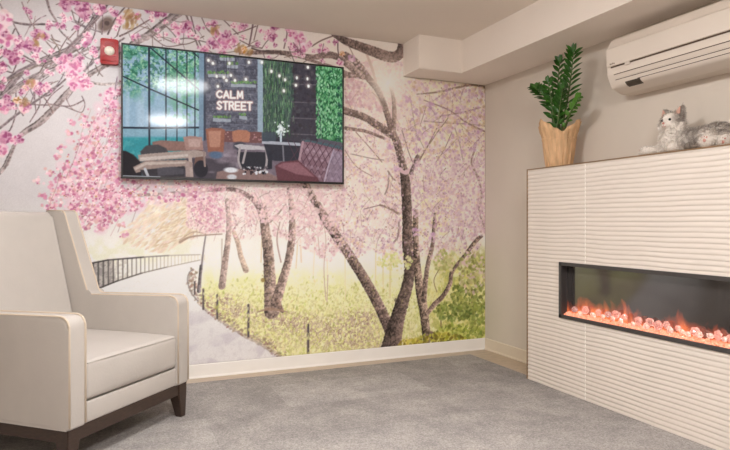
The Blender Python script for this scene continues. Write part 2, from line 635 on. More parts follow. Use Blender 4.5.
# iron railing on the left of the path
top = [(60, 268), (87, 264), (108, 260), (144, 257), (169, 255.4), (200, 254.6)]
bot = [(60, 303), (97, 289), (117, 281), (142, 273), (167, 267), (200, 260)]
def along(ln_, x):
    for (xa, ya), (xb, yb) in zip(ln_, ln_[1:]):
        if xa <= x <= xb:
            return ya + (yb - ya) * (x - xa) / (xb - xa)
    return ln_[-1][1]
MU.poly([(60, 269), (87, 265), (112, 260.5), (116, 281), (97, 289), (60, 302)], (128, 120, 120), .72, 3)
MU.fill(MU.polymask([(60, 269), (87, 265), (128, 259.5), (130, 277), (97, 289), (60, 302)], 2) * smooth(.45, .62, fbm(Hh, Ww, 3, 2)) * .75, (205, 198, 190))
x = 62.0
while x < 205:
    d = smooth(80, 200, np.array(x)); c = tuple(np.array((84, 80, 80)) * (1 - d) + np.array((222, 212, 196)) * d)
    MU.stroke([(x, along(top, x)), (x, along(bot, x))], 1.6 * (1 - d) + .7 * d, c, .95)
    x += 5.2 * (1 - d) + 3.2 * d
for k in range(len(top) - 1):
    for ln_, w in ((top, 1.7), (bot, 1.5)):
        d = float(smooth(85, 205, np.array(ln_[k][0])))
        c = tuple(np.array((72, 68, 68)) * (1 - d) + np.array((212, 202, 190)) * d)
        MU.stroke([ln_[k], ln_[k + 1]], w * (1 - d) + .8 * d, c, .95)
# low fence posts, hoop and lamp standards to the right of the path
dk = (94, 84, 86)
MU.stroke([(198, 301), (191, 292), (187.5, 281), (189, 273), (193, 269)], 1.2, (136, 128, 128), .8)
for k in range(5):
    MU.stroke([(189 + k * 1.6, 272 + k), (189.4 + k * 1.6, 291 + k * 1.7)], .6, (176, 168, 160), .6)
for x, y0, y1, w in ((194.7, 282, 294, 1.6), (203.3, 289, 309, 1.9), (217.3, 295, 318, 2.0), (248.4, 305, 336, 2.3), (308.2, 325, 360, 2.5)):
    MU.stroke([(x, y0), (x, y1)], w, dk, 1)
    MU.stroke([(x - .5, y0), (x - .5, y1)], .6, (150, 140, 138), .5)
for yy in (0, 8):
    MU.stroke([(203, 293 + yy), (217, 299 + yy), (248, 310 + yy), (308, 330 + yy)], .45, (176, 160, 140), .6)
MU.stroke([(206.4, 231), (203.5, 250), (201.4, 268)], [1.4, 1.7, 2.2], (142, 134, 134), 1)
MU.stroke([(201.2, 266), (200, 278), (199, 291)], [3.2, 3.0, 4.2], (118, 110, 112), 1, shade=.35)
MU.stroke([(206.4, 229), (206.2, 234)], 2.4, (150, 140, 140), .9)
MU.stroke([(222, 239), (221.8, 268)], 1.2, (190, 178, 168), .9)

# ---- pale weeping canopy behind the trunks
CREAM = [(236, 220, 196), (226, 206, 180), (240, 228, 208), (214, 190, 168), (234, 210, 196)]
PINKP = [(238, 202, 202), (232, 186, 190), (244, 216, 212), (222, 172, 180), (240, 208, 198), (206, 160, 166)]
PINKM = [(222, 152, 176), (206, 124, 156), (236, 184, 198), (190, 100, 138), (244, 208, 212), (220, 164, 164)]
LILAC = [(224, 186, 196), (208, 166, 186), (238, 210, 208), (196, 152, 172), (236, 214, 178), (226, 190, 176), (246, 226, 216)]


def spray(poly, n, pal, r0, r1, a=.8, asp=1.0, ang=None, dens=None):
    xs = [p[0] for p in poly]; ys = [p[1] for p in poly]
    x0, x1, y0, y1 = min(xs), max(xs), min(ys), max(ys)
    k = 0; tries = 0
    while k < n and tries < n * 12:
        tries += 1
        x = rnd.uniform(x0, x1); y = rnd.uniform(y0, y1)
        ins = False
        for i in range(len(poly)):
            xa, ya = poly[i]; xb, yb = poly[i - 1]
            if (ya > y) != (yb > y) and x < (xb - xa) * (y - ya) / (yb - ya) + xa:
                ins = not ins
        if not ins or (dens and rnd.random() > dens(x, y)):
            continue
        MU.blob(x, y, rnd.uniform(r0, r1), jit(rnd.choice(pal), 9), a * rnd.uniform(.6, 1), asp=asp, ang=rnd.uniform(0, 3.1) if ang is None else ang + rnd.uniform(-.35, .35))
        k += 1


# cream weeping foliage, streaks fanning down-left
spray([(150, 196), (205, 200), (205, 232), (186, 242), (165, 252), (150, 250), (128, 244), (118, 236), (140, 215)], 950, CREAM, .5, 1.3, .7, 3.2, .65)
spray([(160, 215), (196, 205), (200, 235), (150, 252)], 130, [(196, 170, 138), (206, 182, 150)], .5, .9, .6, 3.5, .6)
# pink canopy, centre
c1 = [(188, 184), (345, 184), (345, 240), (330, 262), (300, 246), (285, 238), (262, 236), (240, 240), (225, 232), (205, 234), (186, 226)]
CL = fbm(Hh, Ww, 15, 4); CL2 = fbm(Hh, Ww, 6, 3)


def nv_(m, x, y):
    cx, cy = MU.P(x, y)
    i, j = int(cy), int(cx)
    return float(m[min(max(i, 0), Hh - 1), min(max(j, 0), Ww - 1)])


m1 = MU.polymask(c1, 8)
MU.fill(m1 * .55, (242, 220, 214))
MU.fill(m1 * smooth(.46, .62, CL) * .6, (228, 184, 188))
MU.fill(m1 * smooth(.52, .64, CL2) * .45, (250, 236, 228))
# pink canopy, right
c2 = [(345, 60), (404, 60), (404, 78), (486, 84), (486, 236), (470, 262), (452, 250), (440, 262), (420, 255), (396, 262), (372, 250), (350, 262), (330, 240), (338, 190), (345, 150)]
m2 = MU.polymask(c2, 8)
MU.fill(m2 * .5, (244, 222, 212))
MU.fill(m2 * smooth(.47, .63, CL) * .65, (224, 180, 186))
MU.fill(m2 * smooth(.53, .66, CL2) * .6, (250, 238, 226))
MU.fill(m2 * smooth(.55, .7, fbm(Hh, Ww, 12, 4)) * .35, (218, 178, 190))
MU.fill(MU.polymask([(408, 78), (486, 84), (486, 150), (440, 170), (408, 150)], 5) * smooth(.44, .6, fbm(Hh, Ww, 9, 4)) * .55, (240, 230, 184))
MU.fill(MU.polymask([(420, 190), (450, 185), (450, 235), (424, 240)], 6) * smooth(.4, .6, fbm(Hh, Ww, 6, 3)) * .45, (232, 228, 160))

# white petals lit from behind, under the trunks
def spray_white():
    spray(c1, 700, [(252, 240, 234), (248, 230, 222)], .6, 1.4, .7)
    spray(c2, 1700, [(252, 242, 232), (250, 234, 224), (246, 236, 206)], .6, 1.5, .75)


spray(c2, 3000, LILAC, .55, 1.3, .6, dens=lambda x, y: min(1, max(.08, (nv_(CL, x, y) - .36) * 5)))
spray_white()
# grass blades and flowers
for k in range(1900):
    y = 276 + 84 * rnd.random() ** .8; x = rnd.uniform(200, 486)
    if x < 200 + (y - 300) * 1.55 and y > 296: continue
    if x < 200: continue
    MU.blob(x, y, rnd.uniform(.5, 1.1), jit(rnd.choice([(244, 238, 166), (218, 220, 136), (252, 247, 206), (184, 184, 108), (228, 214, 156), (250, 240, 200)]), 12), .55, asp=1.9, ang=1.5 + rnd.uniform(-.7, .7))

# far trunks
BR = (170, 148, 138)
MU.stroke([(227, 200), (229, 229), (225, 263), (222, 286)], [4, 5.2, 6.2, 7.2], (172, 152, 144), 1, shade=.25, rough=.14)
MU.stroke([(220, 218), (216, 222)], 1.5, BR, .8)
MU.stroke([(234, 232), (238, 243), (241, 256), (246, 270)], [4, 4.6, 5, 6], (196, 174, 158), 1, shade=.2, rough=.14)
MU.stroke([(180, 242), (190, 237), (205, 235), (222, 234)], [2.6, 2.0, 1.6, 1.2], (160, 138, 124), .85)
MU.stroke([(180, 240), (193, 232), (206, 234)], [1.2, 1.2, 1], (180, 156, 140), .8)
# limbs under the screen
MU.stroke([(112, 206), (126, 198), (140, 195), (168, 194), (186, 191), (196, 192)], [1.6, 2.4, 3, 3.6, 4, 4.2], (156, 132, 130), 1, shade=.3, rough=.14)
MU.stroke([(204, 191), (232, 189), (250, 197), (258, 206), (263, 216)], [3, 4.5, 5, 5.5, 7], (146, 122, 120), 1, shade=.3, rough=.14)
MU.stroke([(126, 198), (140, 186), (150, 180)], 1.6, (160, 135, 132), .9)
# double trunk
MU.stroke([(263, 205), (264.4, 222), (268, 250), (270, 280), (272, 311)], [7, 9, 10.5, 12, 16], (150, 131, 122), 1, shade=.38, rough=.14)
MU.stroke([(289, 190), (292, 209), (292, 236), (288, 262), (281, 286), (276, 302)], [5, 6, 7.4, 8, 9.5, 11], (156, 136, 127), 1, shade=.36, rough=.14)
MU.stroke([(277, 300), (281, 309), (283, 312)], [5, 5, 2], (150, 128, 118), 1, shade=.3)
MU.stroke([(281, 262), (277, 240), (280, 222)], [1.5, 1.6, 1.2], (178, 152, 144), .9)
MU.stroke([(270, 222), (277, 215), (286, 204)], [2.5, 2, 1.4], (165, 142, 134), .9)
for k in range(26):
    MU.blob(rnd.uniform(262, 275), rnd.uniform(262, 300), rnd.uniform(.5, 1.1), jit((176, 160, 122), 14), .5)
MU.blob(263, 280, 2.2, (150, 130, 80), .9)
MU.stroke([(258, 312), (270, 309), (288, 312)], [1, 3, 1], (160, 134, 116), .8)
# thin hanging twigs in the middle
for pts in ([(296, 214), (310, 206), (318, 212), (322, 226)], [(298, 232), (308, 226), (314, 232)], [(322, 215), (326, 240), (324, 268), (326, 300)],
            [(318, 236), (320, 258)], [(310, 200), (322, 196), (340, 190)], [(334, 214), (342, 222), (345, 240)], [(328, 275), (327, 302)]):
    MU.stroke(pts, .8, (186, 158, 146), .8)
# great leaning limb
MU.stroke([(304, 182), (315, 201), (330, 226), (350, 256), (369, 287), (380, 308), (390, 330)], [7.5, 8, 10, 10, 11, 11, 12], (128, 110, 103), 1, shade=.45, rough=.14)
# main trunk
MU.stroke([(391, 352), (393, 338), (399, 313), (406.5, 289), (409.5, 270), (407.5, 246), (407.2, 216), (405.5, 182), (401.5, 160), (396, 140), (391, 130)],
          [25, 20, 15.5, 13, 11.5, 11.5, 11, 11, 8, 8, 7.5], (110, 95, 89), 1, shade=.42, rough=.14)
for x, y, w in ((384, 312, 3), (389, 326, 2), (396, 300, 2), (410, 268, 3)):
    MU.blob(x, y, w, (78, 66, 62), .6)
for k in range(130):
    t = rnd.random()
    if t < .5:
        x, y = rnd.uniform(388, 412), rnd.uniform(255, 345)
        if abs(x - (412 - (y - 262) * .24)) > 7: continue
    else:
        y = rnd.uniform(255, 320); x = 350 + (y - 256) * .6 + rnd.uniform(-5, 5)
    MU.blob(x, y, rnd.uniform(.5, 1.3), jit(rnd.choice([(160, 148, 108), (84, 70, 66), (150, 134, 124)]), 14), .5)
# dark knot ring under the fork, stub
MU.stroke([(399, 168), (404, 172), (412, 170)], 4, (232, 190, 196), .9, rough=1)
MU.stroke([(411, 173), (416, 160), (418, 156)], [4, 4.5, 4], (120, 104, 100), 1, shade=.3)
# upper limbs
UP = (122, 103, 98)
MU.stroke([(393, 135), (387.5, 115), (379, 92), (367, 76), (356, 62), (346, 55)], [7, 6.5, 6.5, 7.5, 7.5, 7], UP, 1, shade=.35, rough=.14)
MU.stroke([(393.5, 130), (394.5, 112), (393, 95), (389, 84)], [5.5, 5, 4, 2.5], (146, 126, 118), 1, shade=.3)
MU.stroke([(330, 106), (346, 111), (362, 116), (376, 124), (391, 134)], [7, 7.5, 7.5, 8, 8.5], UP, 1, shade=.4, rough=.14)
MU.stroke([(346, 128), (356, 129.5), (367, 131.5), (384, 138)], [3.8, 3.6, 3.2, 3], (146, 122, 116), 1, shade=.3)
MU.stroke([(335, 73), (345, 74.5), (358, 75.5), (368, 78)], [6, 6.2, 5.5, 4], (122, 102, 98), 1, shade=.3)
MU.stroke([(376, 82), (372, 68), (366, 52)], [2.5, 3, 2.5], (196, 170, 160), .8)
MU.stroke([(356, 62), (351, 50), (346, 42)], [1.2, 1, 1], (150, 126, 118), .9)
MU.stroke([(384, 110), (378, 98), (372, 92)], 1.3, (180, 150, 142), .8)
# dark limb along the top
MU.stroke([(334, 34), (346, 41), (362, 47), (378, 53), (391, 57), (400, 53), (402, 40), (401, 34)], [6, 8, 10, 11, 11, 10, 8, 5], (112, 94, 90), 1, shade=.45, rough=.14)
# limb along the top edge of the screen
MU.stroke([(240, 53), (256, 52.5), (276, 52), (298, 55), (314, 57), (328, 54.5), (340, 58), (352, 68), (362, 76)], [2.5, 4, 4.5, 5.5, 5, 7, 7, 7, 6], (132, 112, 108), 1, shade=.4, rough=.14)
MU.stroke([(300, 57), (320, 63), (335, 68), (346, 73)], [2, 3.2, 4, 4.5], (140, 118, 114), 1, shade=.3)
MU.stroke([(252, 48), (262, 51), (280, 52)], 2, (96, 78, 76), .9)
# twigs of the centre-right
TW = (150, 126, 116)
for pts, w in (([(417, 94), (437, 92), (459, 87), (473, 84.5), (485, 87)], [1, 1.8, 2.3, 2.6, 3]), ([(424, 100), (449, 110), (466, 122), (486, 132)], [1, 1.5, 1.8, 2]),
               ([(440, 116), (463, 112), (486, 106)], 1.1), ([(424, 121), (450, 123), (470, 124), (486, 126)], 1.2), ([(448, 118), (434, 137), (418, 161)], [.9, 1.3, 1.6]),
               ([(437, 128), (420, 160)], 1.0), ([(474, 152), (471.5, 163), (478, 178), (482, 196), (479, 210), (484, 226)], [2, 2.2, 2.6, 2.4, 2, 2]),
               ([(380, 205), (389, 208), (399, 214)], [2, 2.2, 2.5]), ([(364, 209), (380, 205)], 1), ([(388, 171), (393, 178), (400, 184)], 1.6), ([(389, 172), (388, 186), (385, 194)], 1.6),
               ([(399, 222), (398, 236), (394, 242)], 2), ([(356, 132), (372, 150), (382, 162)], 1), ([(402, 130), (408, 150), (413, 163)], 1), ([(352, 154), (370, 158), (384, 160)], 1),
               ([(436, 162), (444, 150), (452, 132)], .8), ([(455, 128), (460, 145), (463, 160)], .9), ([(410, 96), (414, 120), (418, 140)], .8), ([(427, 104), (420, 126)], .8),
               ([(345, 150), (356, 166), (372, 176)], .8), ([(448, 182), (440, 176), (446, 168)], .8), ([(414, 128), (424, 148)], .7), ([(345, 95), (352, 110)], .8)):
    MU.stroke(pts, w, jit(TW, 14), .9)
# back trunks on the right
MU.stroke([(416, 212), (415.5, 235), (417.5, 268), (420.5, 292), (424, 312), (427, 340)], [6, 7, 8, 10.5, 10, 9], (140, 122, 110), 1, shade=.5, rough=.14)
MU.stroke([(424, 300), (425.5, 282), (428, 264), (432.5, 246), (434, 228), (435, 214)], [6, 5.5, 5, 4.6, 4, 3], (150, 130, 120), 1, shade=.4, rough=.14)
MU.stroke([(427, 314), (434, 305), (443, 296), (450, 284), (452, 272), (462, 259), (476, 241), (482, 236)], [4.5, 5.4, 5.2, 5, 4.5, 4, 4.5, 3], (142, 122, 112), 1, shade=.4, rough=.14)
MU.stroke([(426, 332), (433, 336), (434, 342)], [6, 7, 5], (122, 106, 92), 1, shade=.4)
MU.stroke([(440, 306), (441, 320), (441, 335)], 1.5, (140, 124, 86), .9)
MU.stroke([(437, 292), (434, 280), (440, 268)], .9, (150, 130, 100), .9)
MU.stroke([(451, 272), (446, 262), (440, 258)], 1.0, (150, 128, 110), .9)
MU.stroke([(472, 290), (472.5, 306), (473, 318)], [3, 2.8, 3], (116, 108, 62), .9)
# shrubs, lower right
for cx, cy, rx, ry, n, pal in ((454, 311, 20, 10, 260, [(124, 136, 72), (152, 162, 90), (100, 112, 60), (184, 188, 116)]), (468, 300, 18, 20, 240, [(140, 150, 82), (174, 180, 106), (112, 122, 66)]),
                               (472, 272, 14, 22, 200, [(176, 174, 112), (200, 192, 136), (148, 148, 90), (222, 196, 186)]), (460, 334, 24, 10, 260, [(156, 166, 78), (190, 196, 100), (124, 134, 62), (214, 212, 126)]),
                               (440, 340, 26, 7, 160, [(170, 166, 70), (206, 196, 96), (128, 118, 54)]), (412, 345, 14, 6, 90, [(196, 180, 84), (150, 130, 66), (224, 206, 110)]),
                               (444, 262, 10, 12, 110, [(204, 200, 140), (184, 184, 118), (224, 212, 166)]), (478, 322, 8, 20, 120, [(136, 146, 78), (170, 176, 98)]),
                               (395, 262, 18, 9, 90, [(226, 222, 158), (210, 212, 136), (236, 230, 176)])):
    for k in range(n):
        a = rnd.uniform(0, 6.28); q = math.sqrt(rnd.random())
        MU.blob(cx + rx * q * math.cos(a), cy + ry * q * math.sin(a), rnd.uniform(.7, 1.7), jit(rnd.choice(pal), 12), .8, asp=1.5, ang=rnd.uniform(0, 3))
# ---- blossom in front of the trunks
def dens1(x, y):
    return min(1, max(.06, (nv_(CL, x, y) - .36) * 5)) * (1 if y < 225 else .6)


spray(c1, 2300, PINKP, .55, 1.3, .75, dens=dens1)
spray([(186, 184), (225, 184), (225, 226), (206, 232), (190, 214)], 500, PINKM, .6, 1.4, .55)
spray(c1, 260, [(190, 140, 146), (170, 128, 128)], .4, .8, .7)
spray([(250, 188), (345, 190), (340, 225), (318, 236), (300, 220), (262, 222)], 380, [(242, 206, 204), (236, 192, 196)], 1.0, 2.0, .8)


def dens2(x, y):
    d = math.hypot(x - 388, y - 84)
    k = min(1, max(0, (d - 14) / 40))
    if abs(x - (406 - max(0, 180 - y) * .3)) < 6 and y > 172: k *= .12
    if 365 < x < 400 and y < 130: k *= .6
    return k * min(1, max(.08, (nv_(CL, x, y) - .36) * 5))


spray(c2, 2300, LILAC, .55, 1.35, .75, dens=dens2)
spray(c2, 700, [(176, 130, 140), (158, 118, 110), (178, 142, 120), (150, 112, 118)], .35, .8, .8, dens=dens2)
spray([(408, 80), (486, 86), (486, 150), (440, 160), (412, 140)], 420, [(214, 168, 196), (200, 150, 184), (232, 196, 208), (226, 204, 172), (198, 168, 138)], .8, 2.0, .8)
spray([(410, 160), (486, 150), (486, 236), (460, 240), (430, 225), (412, 215)], 900, [(222, 180, 196), (210, 164, 184), (238, 208, 212)], .7, 1.5, .8)
spray([(346, 76), (366, 84), (384, 112), (346, 104)], 260, [(232, 186, 196), (216, 162, 176), (240, 204, 196), (206, 150, 160)], .7, 1.8, .8)
for cx, cy, r in ((460, 110, 4), (421, 135, 4), (416, 150, 3), (430, 106, 3), (474, 120, 3), (408, 100, 3), (398, 168, 3), (390, 146, 2.5), (416, 232, 3), (432, 236, 3), (352, 58, 3)):
    for k in range(10):
        MU.blob(cx + rnd.uniform(-r, r), cy + rnd.uniform(-r, r), rnd.uniform(.8, 2), jit(rnd.choice([(204, 150, 186), (220, 174, 200), (236, 196, 210)]), 12), .85)
for k in range(150):
    x = rnd.uniform(345, 485); y = rnd.uniform(86, 240)
    if math.hypot(x - 388, y - 84) < 30: continue
    a = rnd.uniform(.6, 2.6); l = rnd.uniform(5, 16)
    MU.stroke([(x, y), (x + l * .5 * math.cos(a) + rnd.uniform(-1, 1), y + l * .5 * math.sin(a)), (x + l * math.cos(a), y + l * math.sin(a))], rnd.uniform(.35, .7), jit((150, 120, 112), 16), .5)
for k in range(110):
    x = rnd.uniform(186, 340); y = rnd.uniform(186, 235)
    a = rnd.uniform(.4, 2.8); l = rnd.uniform(5, 14)
    MU.stroke([(x, y), (x + l * .5 * math.cos(a), y + l * .5 * math.sin(a) - 1), (x + l * math.cos(a), y + l * math.sin(a))], rnd.uniform(.35, .7), jit((160, 128, 124), 16), .5)
# low sun burning through the branches
sd = np.hypot(PXg - 388, (PYg - 83))
MU.fill(np.exp(-(sd / 13.0) ** 2) * .95, (255, 250, 240))
MU.fill(np.exp(-(sd / 34.0)) * .55, (252, 232, 216))
for k in range(14):
    a = k * math.pi * 2 / 14 + .1
    l = rnd.uniform(14, 26)
    MU.stroke([(388, 83), (388 + l * math.cos(a), 83 + l * math.sin(a))], [2.2, .3], (255, 248, 236), .22, spline=False)


# ---- left-hand mass of small blossom falling beside and under the screen
def densL(x, y):
    edge_x = np.interp(y, [80, 100, 120, 150, 170, 190, 215, 240], [112, 92, 76, 66, 52, 38, 44, 70])
    lo = np.interp(x, [40, 70, 100, 125, 150, 190], [206, 226, 232, 214, 204, 200])
    if y > lo: return 0
    return min(1, max(0.0, (x - edge_x) / 34)) ** 1.2


for k in range(330):
    x = rnd.uniform(40, 200); y = rnd.uniform(84, 234)
    if rnd.random() > densL(x, y): continue
    MU.blob(x, y, rnd.uniform(3, 6), (232, 188, 202), .6, soft=1)
for k in range(9000):
    x = rnd.uniform(36, 205); y = rnd.uniform(78, 236)
    d = densL(x, y)
    if rnd.random() > d: continue
    if x > 126 and rnd.random() < .45: continue
    if rnd.random() > min(1, max(.1, (nv_(CL2, x, y) - .3) * 4)): continue
    pal = PINKM if x < 135 or rnd.random() < .35 else PINKP
    MU.blob(x, y, rnd.uniform(.7, 1.9), jit(rnd.choice(pal), 13), .85)
    if rnd.random() < .16:
        MU.blob(x + rnd.uniform(-1, 1), y + rnd.uniform(-1, 1), rnd.uniform(.5, 1.1), (252, 232, 234), .85)
    if rnd.random() < .12:
        MU.blob(x, y, rnd.uniform(.5, .9), rnd.choice([(150, 72, 104), (170, 140, 80), (120, 90, 80)]), .8)
# strays at the edge of the mass
for cx, cy in ((70, 133), (62, 147), (57, 157), (50, 172), (70, 176), (38, 181), (52, 187), (42, 195), (62, 189), (82, 120), (72, 121), (47, 206), (56, 205), (124, 235), (122, 224), (133, 207), (140, 204), (134, 200), (76, 190), (66, 165), (60, 178)):
    for k in range(9):
        MU.blob(cx + rnd.gauss(0, 2.4), cy + rnd.gauss(0, 1.7), rnd.uniform(.8, 1.9), jit(rnd.choice(PINKM), 12), .85)
for pts in ([(60, 170), (57, 185), (50, 203)], [(66, 160), (62, 176)], [(80, 142), (74, 160), (66, 178)], [(138, 205), (132, 222)], [(120, 226), (118, 232)]):
    MU.stroke(pts, .6, (166, 132, 132), .8)
for k in range(50):
    x = rnd.uniform(80, 122); y = rnd.uniform(100, 225)
    MU.stroke([(x, y), (x - rnd.uniform(2, 9), y + rnd.uniform(6, 16))], .7, jit((168, 128, 128), 14), .45)

# ---- dark boughs, top left
GB = (116, 104, 107)
def bough(pts, w, c=GB, hl=True):
    MU.stroke(pts, w, c, 1, shade=.35, rough=.25)
    if hl and (max(w) if hasattr(w, '__len__') else w) > 2:
        ww = [q * .3 for q in w] if hasattr(w, '__len__') else w * .3
        MU.stroke([(x - .6, y - .7) for x, y in pts], ww, (196, 184, 184), .55)
bough([(-70, 168), (-30, 128), (0, 99), (18, 76), (38, 62), (62, 52), (74, 46), (84, 34), (95, 18), (106, 4), (112, -6)], [9, 8, 6.5, 5.5, 5, 5, 5, 5, 5, 4.6, 4])
bough([(-40, 210), (0, 172), (8, 160), (14, 146), (22, 134), (40, 122), (56, 106), (68, 92), (84, 78), (100, 68), (120, 56), (136, 42), (150, 34), (166, 22), (178, 13), (186, 8)], [5, 4, 4, 3, 5, 6.5, 6, 5.5, 5, 5, 6, 7, 7.5, 8, 8, 6], (140, 126, 126))
bough([(-20, 112), (6, 94), (26, 80), (46, 70), (60, 62), (74, 56), (90, 48), (100, 47)], [4, 4, 3.4, 3, 3, 2.6, 2, 1.6], (138, 124, 126))
bough([(0, 4), (6, 14), (12, 21), (26, 24), (46, 24), (58, 26), (66, 27)], [1.6, 1.6, 2, 2.4, 2, 1.6, 1], (112, 98, 100))
bough([(46, -4), (50, 10), (56, 20), (60, 30), (70, 40), (74, 47)], [2.4, 2, 1.8, 1.4, 1.6, 1.8], (120, 104, 106))
bough([(13, 22), (20, 36), (28, 48), (38, 58)], 1.3, (122, 106, 108))
bough([(22, 2), (30, 20), (40, 34), (54, 50)], 1.1, (136, 116, 116))
bough([(34, 28), (48, 40), (62, 46)], 1.0, (140, 120, 120))
bough([(0, 52), (16, 52), (32, 60), (50, 68), (66, 62)], [1.5, 1.6, 1.4, 1.6, 1.2], (116, 98, 102))
bough([(12, 58), (26, 60), (40, 66), (54, 62)], 1.2, (120, 100, 104))
bough([(100, 48), (92, 60), (84, 74), (80, 84)], [1.4, 1.2, 1.0, .8], (128, 110, 112))
bough([(72, 10), (76, 22), (84, 26)], 1.2, (126, 108, 108)); bough([(66, 8), (80, 16), (94, 28)], 1.0, (126, 108, 108))
bough([(92, 12), (96, 26), (92, 40), (82, 50)], [1.3, 1.2, 1.1, 1], (120, 100, 104))
bough([(108, 34), (116, 18), (126, 6)], [1.6, 1.6, 1.4], (120, 102, 104)); bough([(117, 36), (122, 22), (130, 6)], 1.2, (116, 96, 98)); bough([(120, 36), (132, 30), (152, 18)], [1.8, 1.6, 1.4], (126, 106, 106))
bough([(56, 88), (46, 96), (30, 88), (10, 92)], 1.2, (126, 106, 110)); bough([(50, 104), (70, 106), (84, 100)], 1.4, (140, 122, 124)); bough([(84, 80), (100, 84), (121, 83)], [2.2, 2.6, 2.6], (170, 156, 154))
bough([(64, 106), (74, 110), (82, 112), (85, 104), (82, 96)], .9, (124, 104, 106)); bough([(16, 92), (16, 112), (10, 130), (0, 136)], 1.3, (132, 116, 118)); bough([(38, 92), (40, 104), (30, 122)], 1.1, (132, 116, 118))
bough([(10, 100), (28, 104), (50, 105)], 1.2, (128, 110, 112))
bough([(-20, 60), (4, 70), (18, 74)], 1.4, (122, 104, 108)); bough([(-60, 40), (-30, 52), (0, 52)], 1.6, (116, 98, 102)); bough([(-90, 90), (-50, 108), (-20, 112)], 2, (128, 112, 114))
for k in range(75):
    x = rnd.uniform(-30, 122); y = rnd.uniform(-4, 108 - max(0, x - 40) * .15)
    a = rnd.choice([-.9, -.75, .7, 1.0, 1.9]) + rnd.uniform(-.35, .35); l = rnd.uniform(10, 30)
    bough([(x, y), (x + l * .5 * math.cos(a) + rnd.uniform(-2, 2), y + l * .5 * math.sin(a) + rnd.uniform(-2, 2)), (x + l * math.cos(a), y + l * math.sin(a))], rnd.uniform(.6, 1.3), jit((132, 114, 116), 16))
bough([(-10, 120), (8, 96), (24, 84), (44, 76), (60, 66), (78, 58), (90, 52)], [3.4, 3, 2.6, 2.4, 2, 1.6, 1], (146, 132, 134))
bough([(0, 110), (14, 92), (34, 78), (52, 66), (66, 56)], [2.6, 2.4, 2.2, 2, 1.4], (150, 136, 136))
for pts, w in (([(-60, 130), (-20, 96), (10, 78), (34, 66), (58, 58), (76, 50), (90, 44)], [5, 4.4, 4, 3.4, 3, 2.4, 1.6]), ([(0, 128), (20, 112), (40, 98), (60, 84), (72, 72)], [2.4, 2.4, 2.2, 1.8, 1.2]),
               ([(60, 62), (66, 50), (80, 36), (92, 24), (104, 12)], [2, 2.2, 2.4, 2.2, 1.6]), ([(0, 84), (20, 70), (44, 60), (62, 56)], [2.2, 2.2, 2, 1.4]), ([(84, 70), (98, 58), (110, 48), (124, 38)], [2.4, 2.6, 2.6, 2])):
    bough(pts, w, jit((124, 110, 112), 8))
# knot
MU.blob(106, 24, 6.0, (116, 98, 92), .95, asp=1.5, ang=.9); MU.blob(107, 23, 2.4, (84, 68, 66), .9)
bough([(100, 8), (103, 18), (102, 34)], 1.2, (112, 92, 94))
# twigs above the screen
for pts, w in (([(150, 30), (168, 40), (186, 44), (204, 36)], 1.1), ([(176, 40), (188, 38), (206, 42)], 1.3), ([(186, 14), (192, 30), (198, 46)], 1.8), ([(191, 16), (196, 34), (203, 50)], 1.4), ([(152, 36), (166, 46), (184, 44)], .9),
               ([(202, 18), (208, 30), (216, 36)], 1.1), ([(222, 18), (232, 28), (238, 34)], 1.2), ([(234, 34), (246, 30), (256, 26)], 1.2), ([(253, 24), (251, 36), (249, 46)], 1.6), ([(258, 24), (254, 40)], 1.1), ([(284, 48), (287, 34), (286, 28)], 1.4),
               ([(312, 46), (322, 40), (338, 34)], 1.4), ([(338, 36), (338, 50), (340, 60)], 1.4), ([(160, 20), (172, 32), (178, 40)], 1), ([(298, 52), (296, 40), (290, 30)], .9), ([(262, 48), (268, 40), (276, 36)], .9), ([(240, 40), (252, 46), (262, 48)], 1.2)):
    MU.stroke(pts, w, jit((122, 100, 100), 10), .95)


def bloom(cx, cy, r, core=(204, 104, 150), base=(228, 162, 188), light=(246, 214, 222), n=None):
    n = n or int(8 + r * 2.2)
    for k in range(n):
        a = rnd.uniform(0, 6.28); q = r * math.sqrt(rnd.random()) * .85
        t = rnd.random()
        c = tuple(np.array(base) * (1 - t) + np.array(light) * t)
        MU.blob(cx + q * math.cos(a), cy + q * math.sin(a), rnd.uniform(.22, .42) * r, jit(c, 10), .8, soft=.35, asp=1.25, ang=a)
    for k in range(int(n * .5)):
        a = rnd.uniform(0, 6.28); q = r * math.sqrt(rnd.random()) * .75
        MU.blob(cx + q * math.cos(a), cy + q * math.sin(a), rnd.uniform(.1, .22) * r, jit(core, 16), .75, soft=.6, asp=1.5, ang=a)


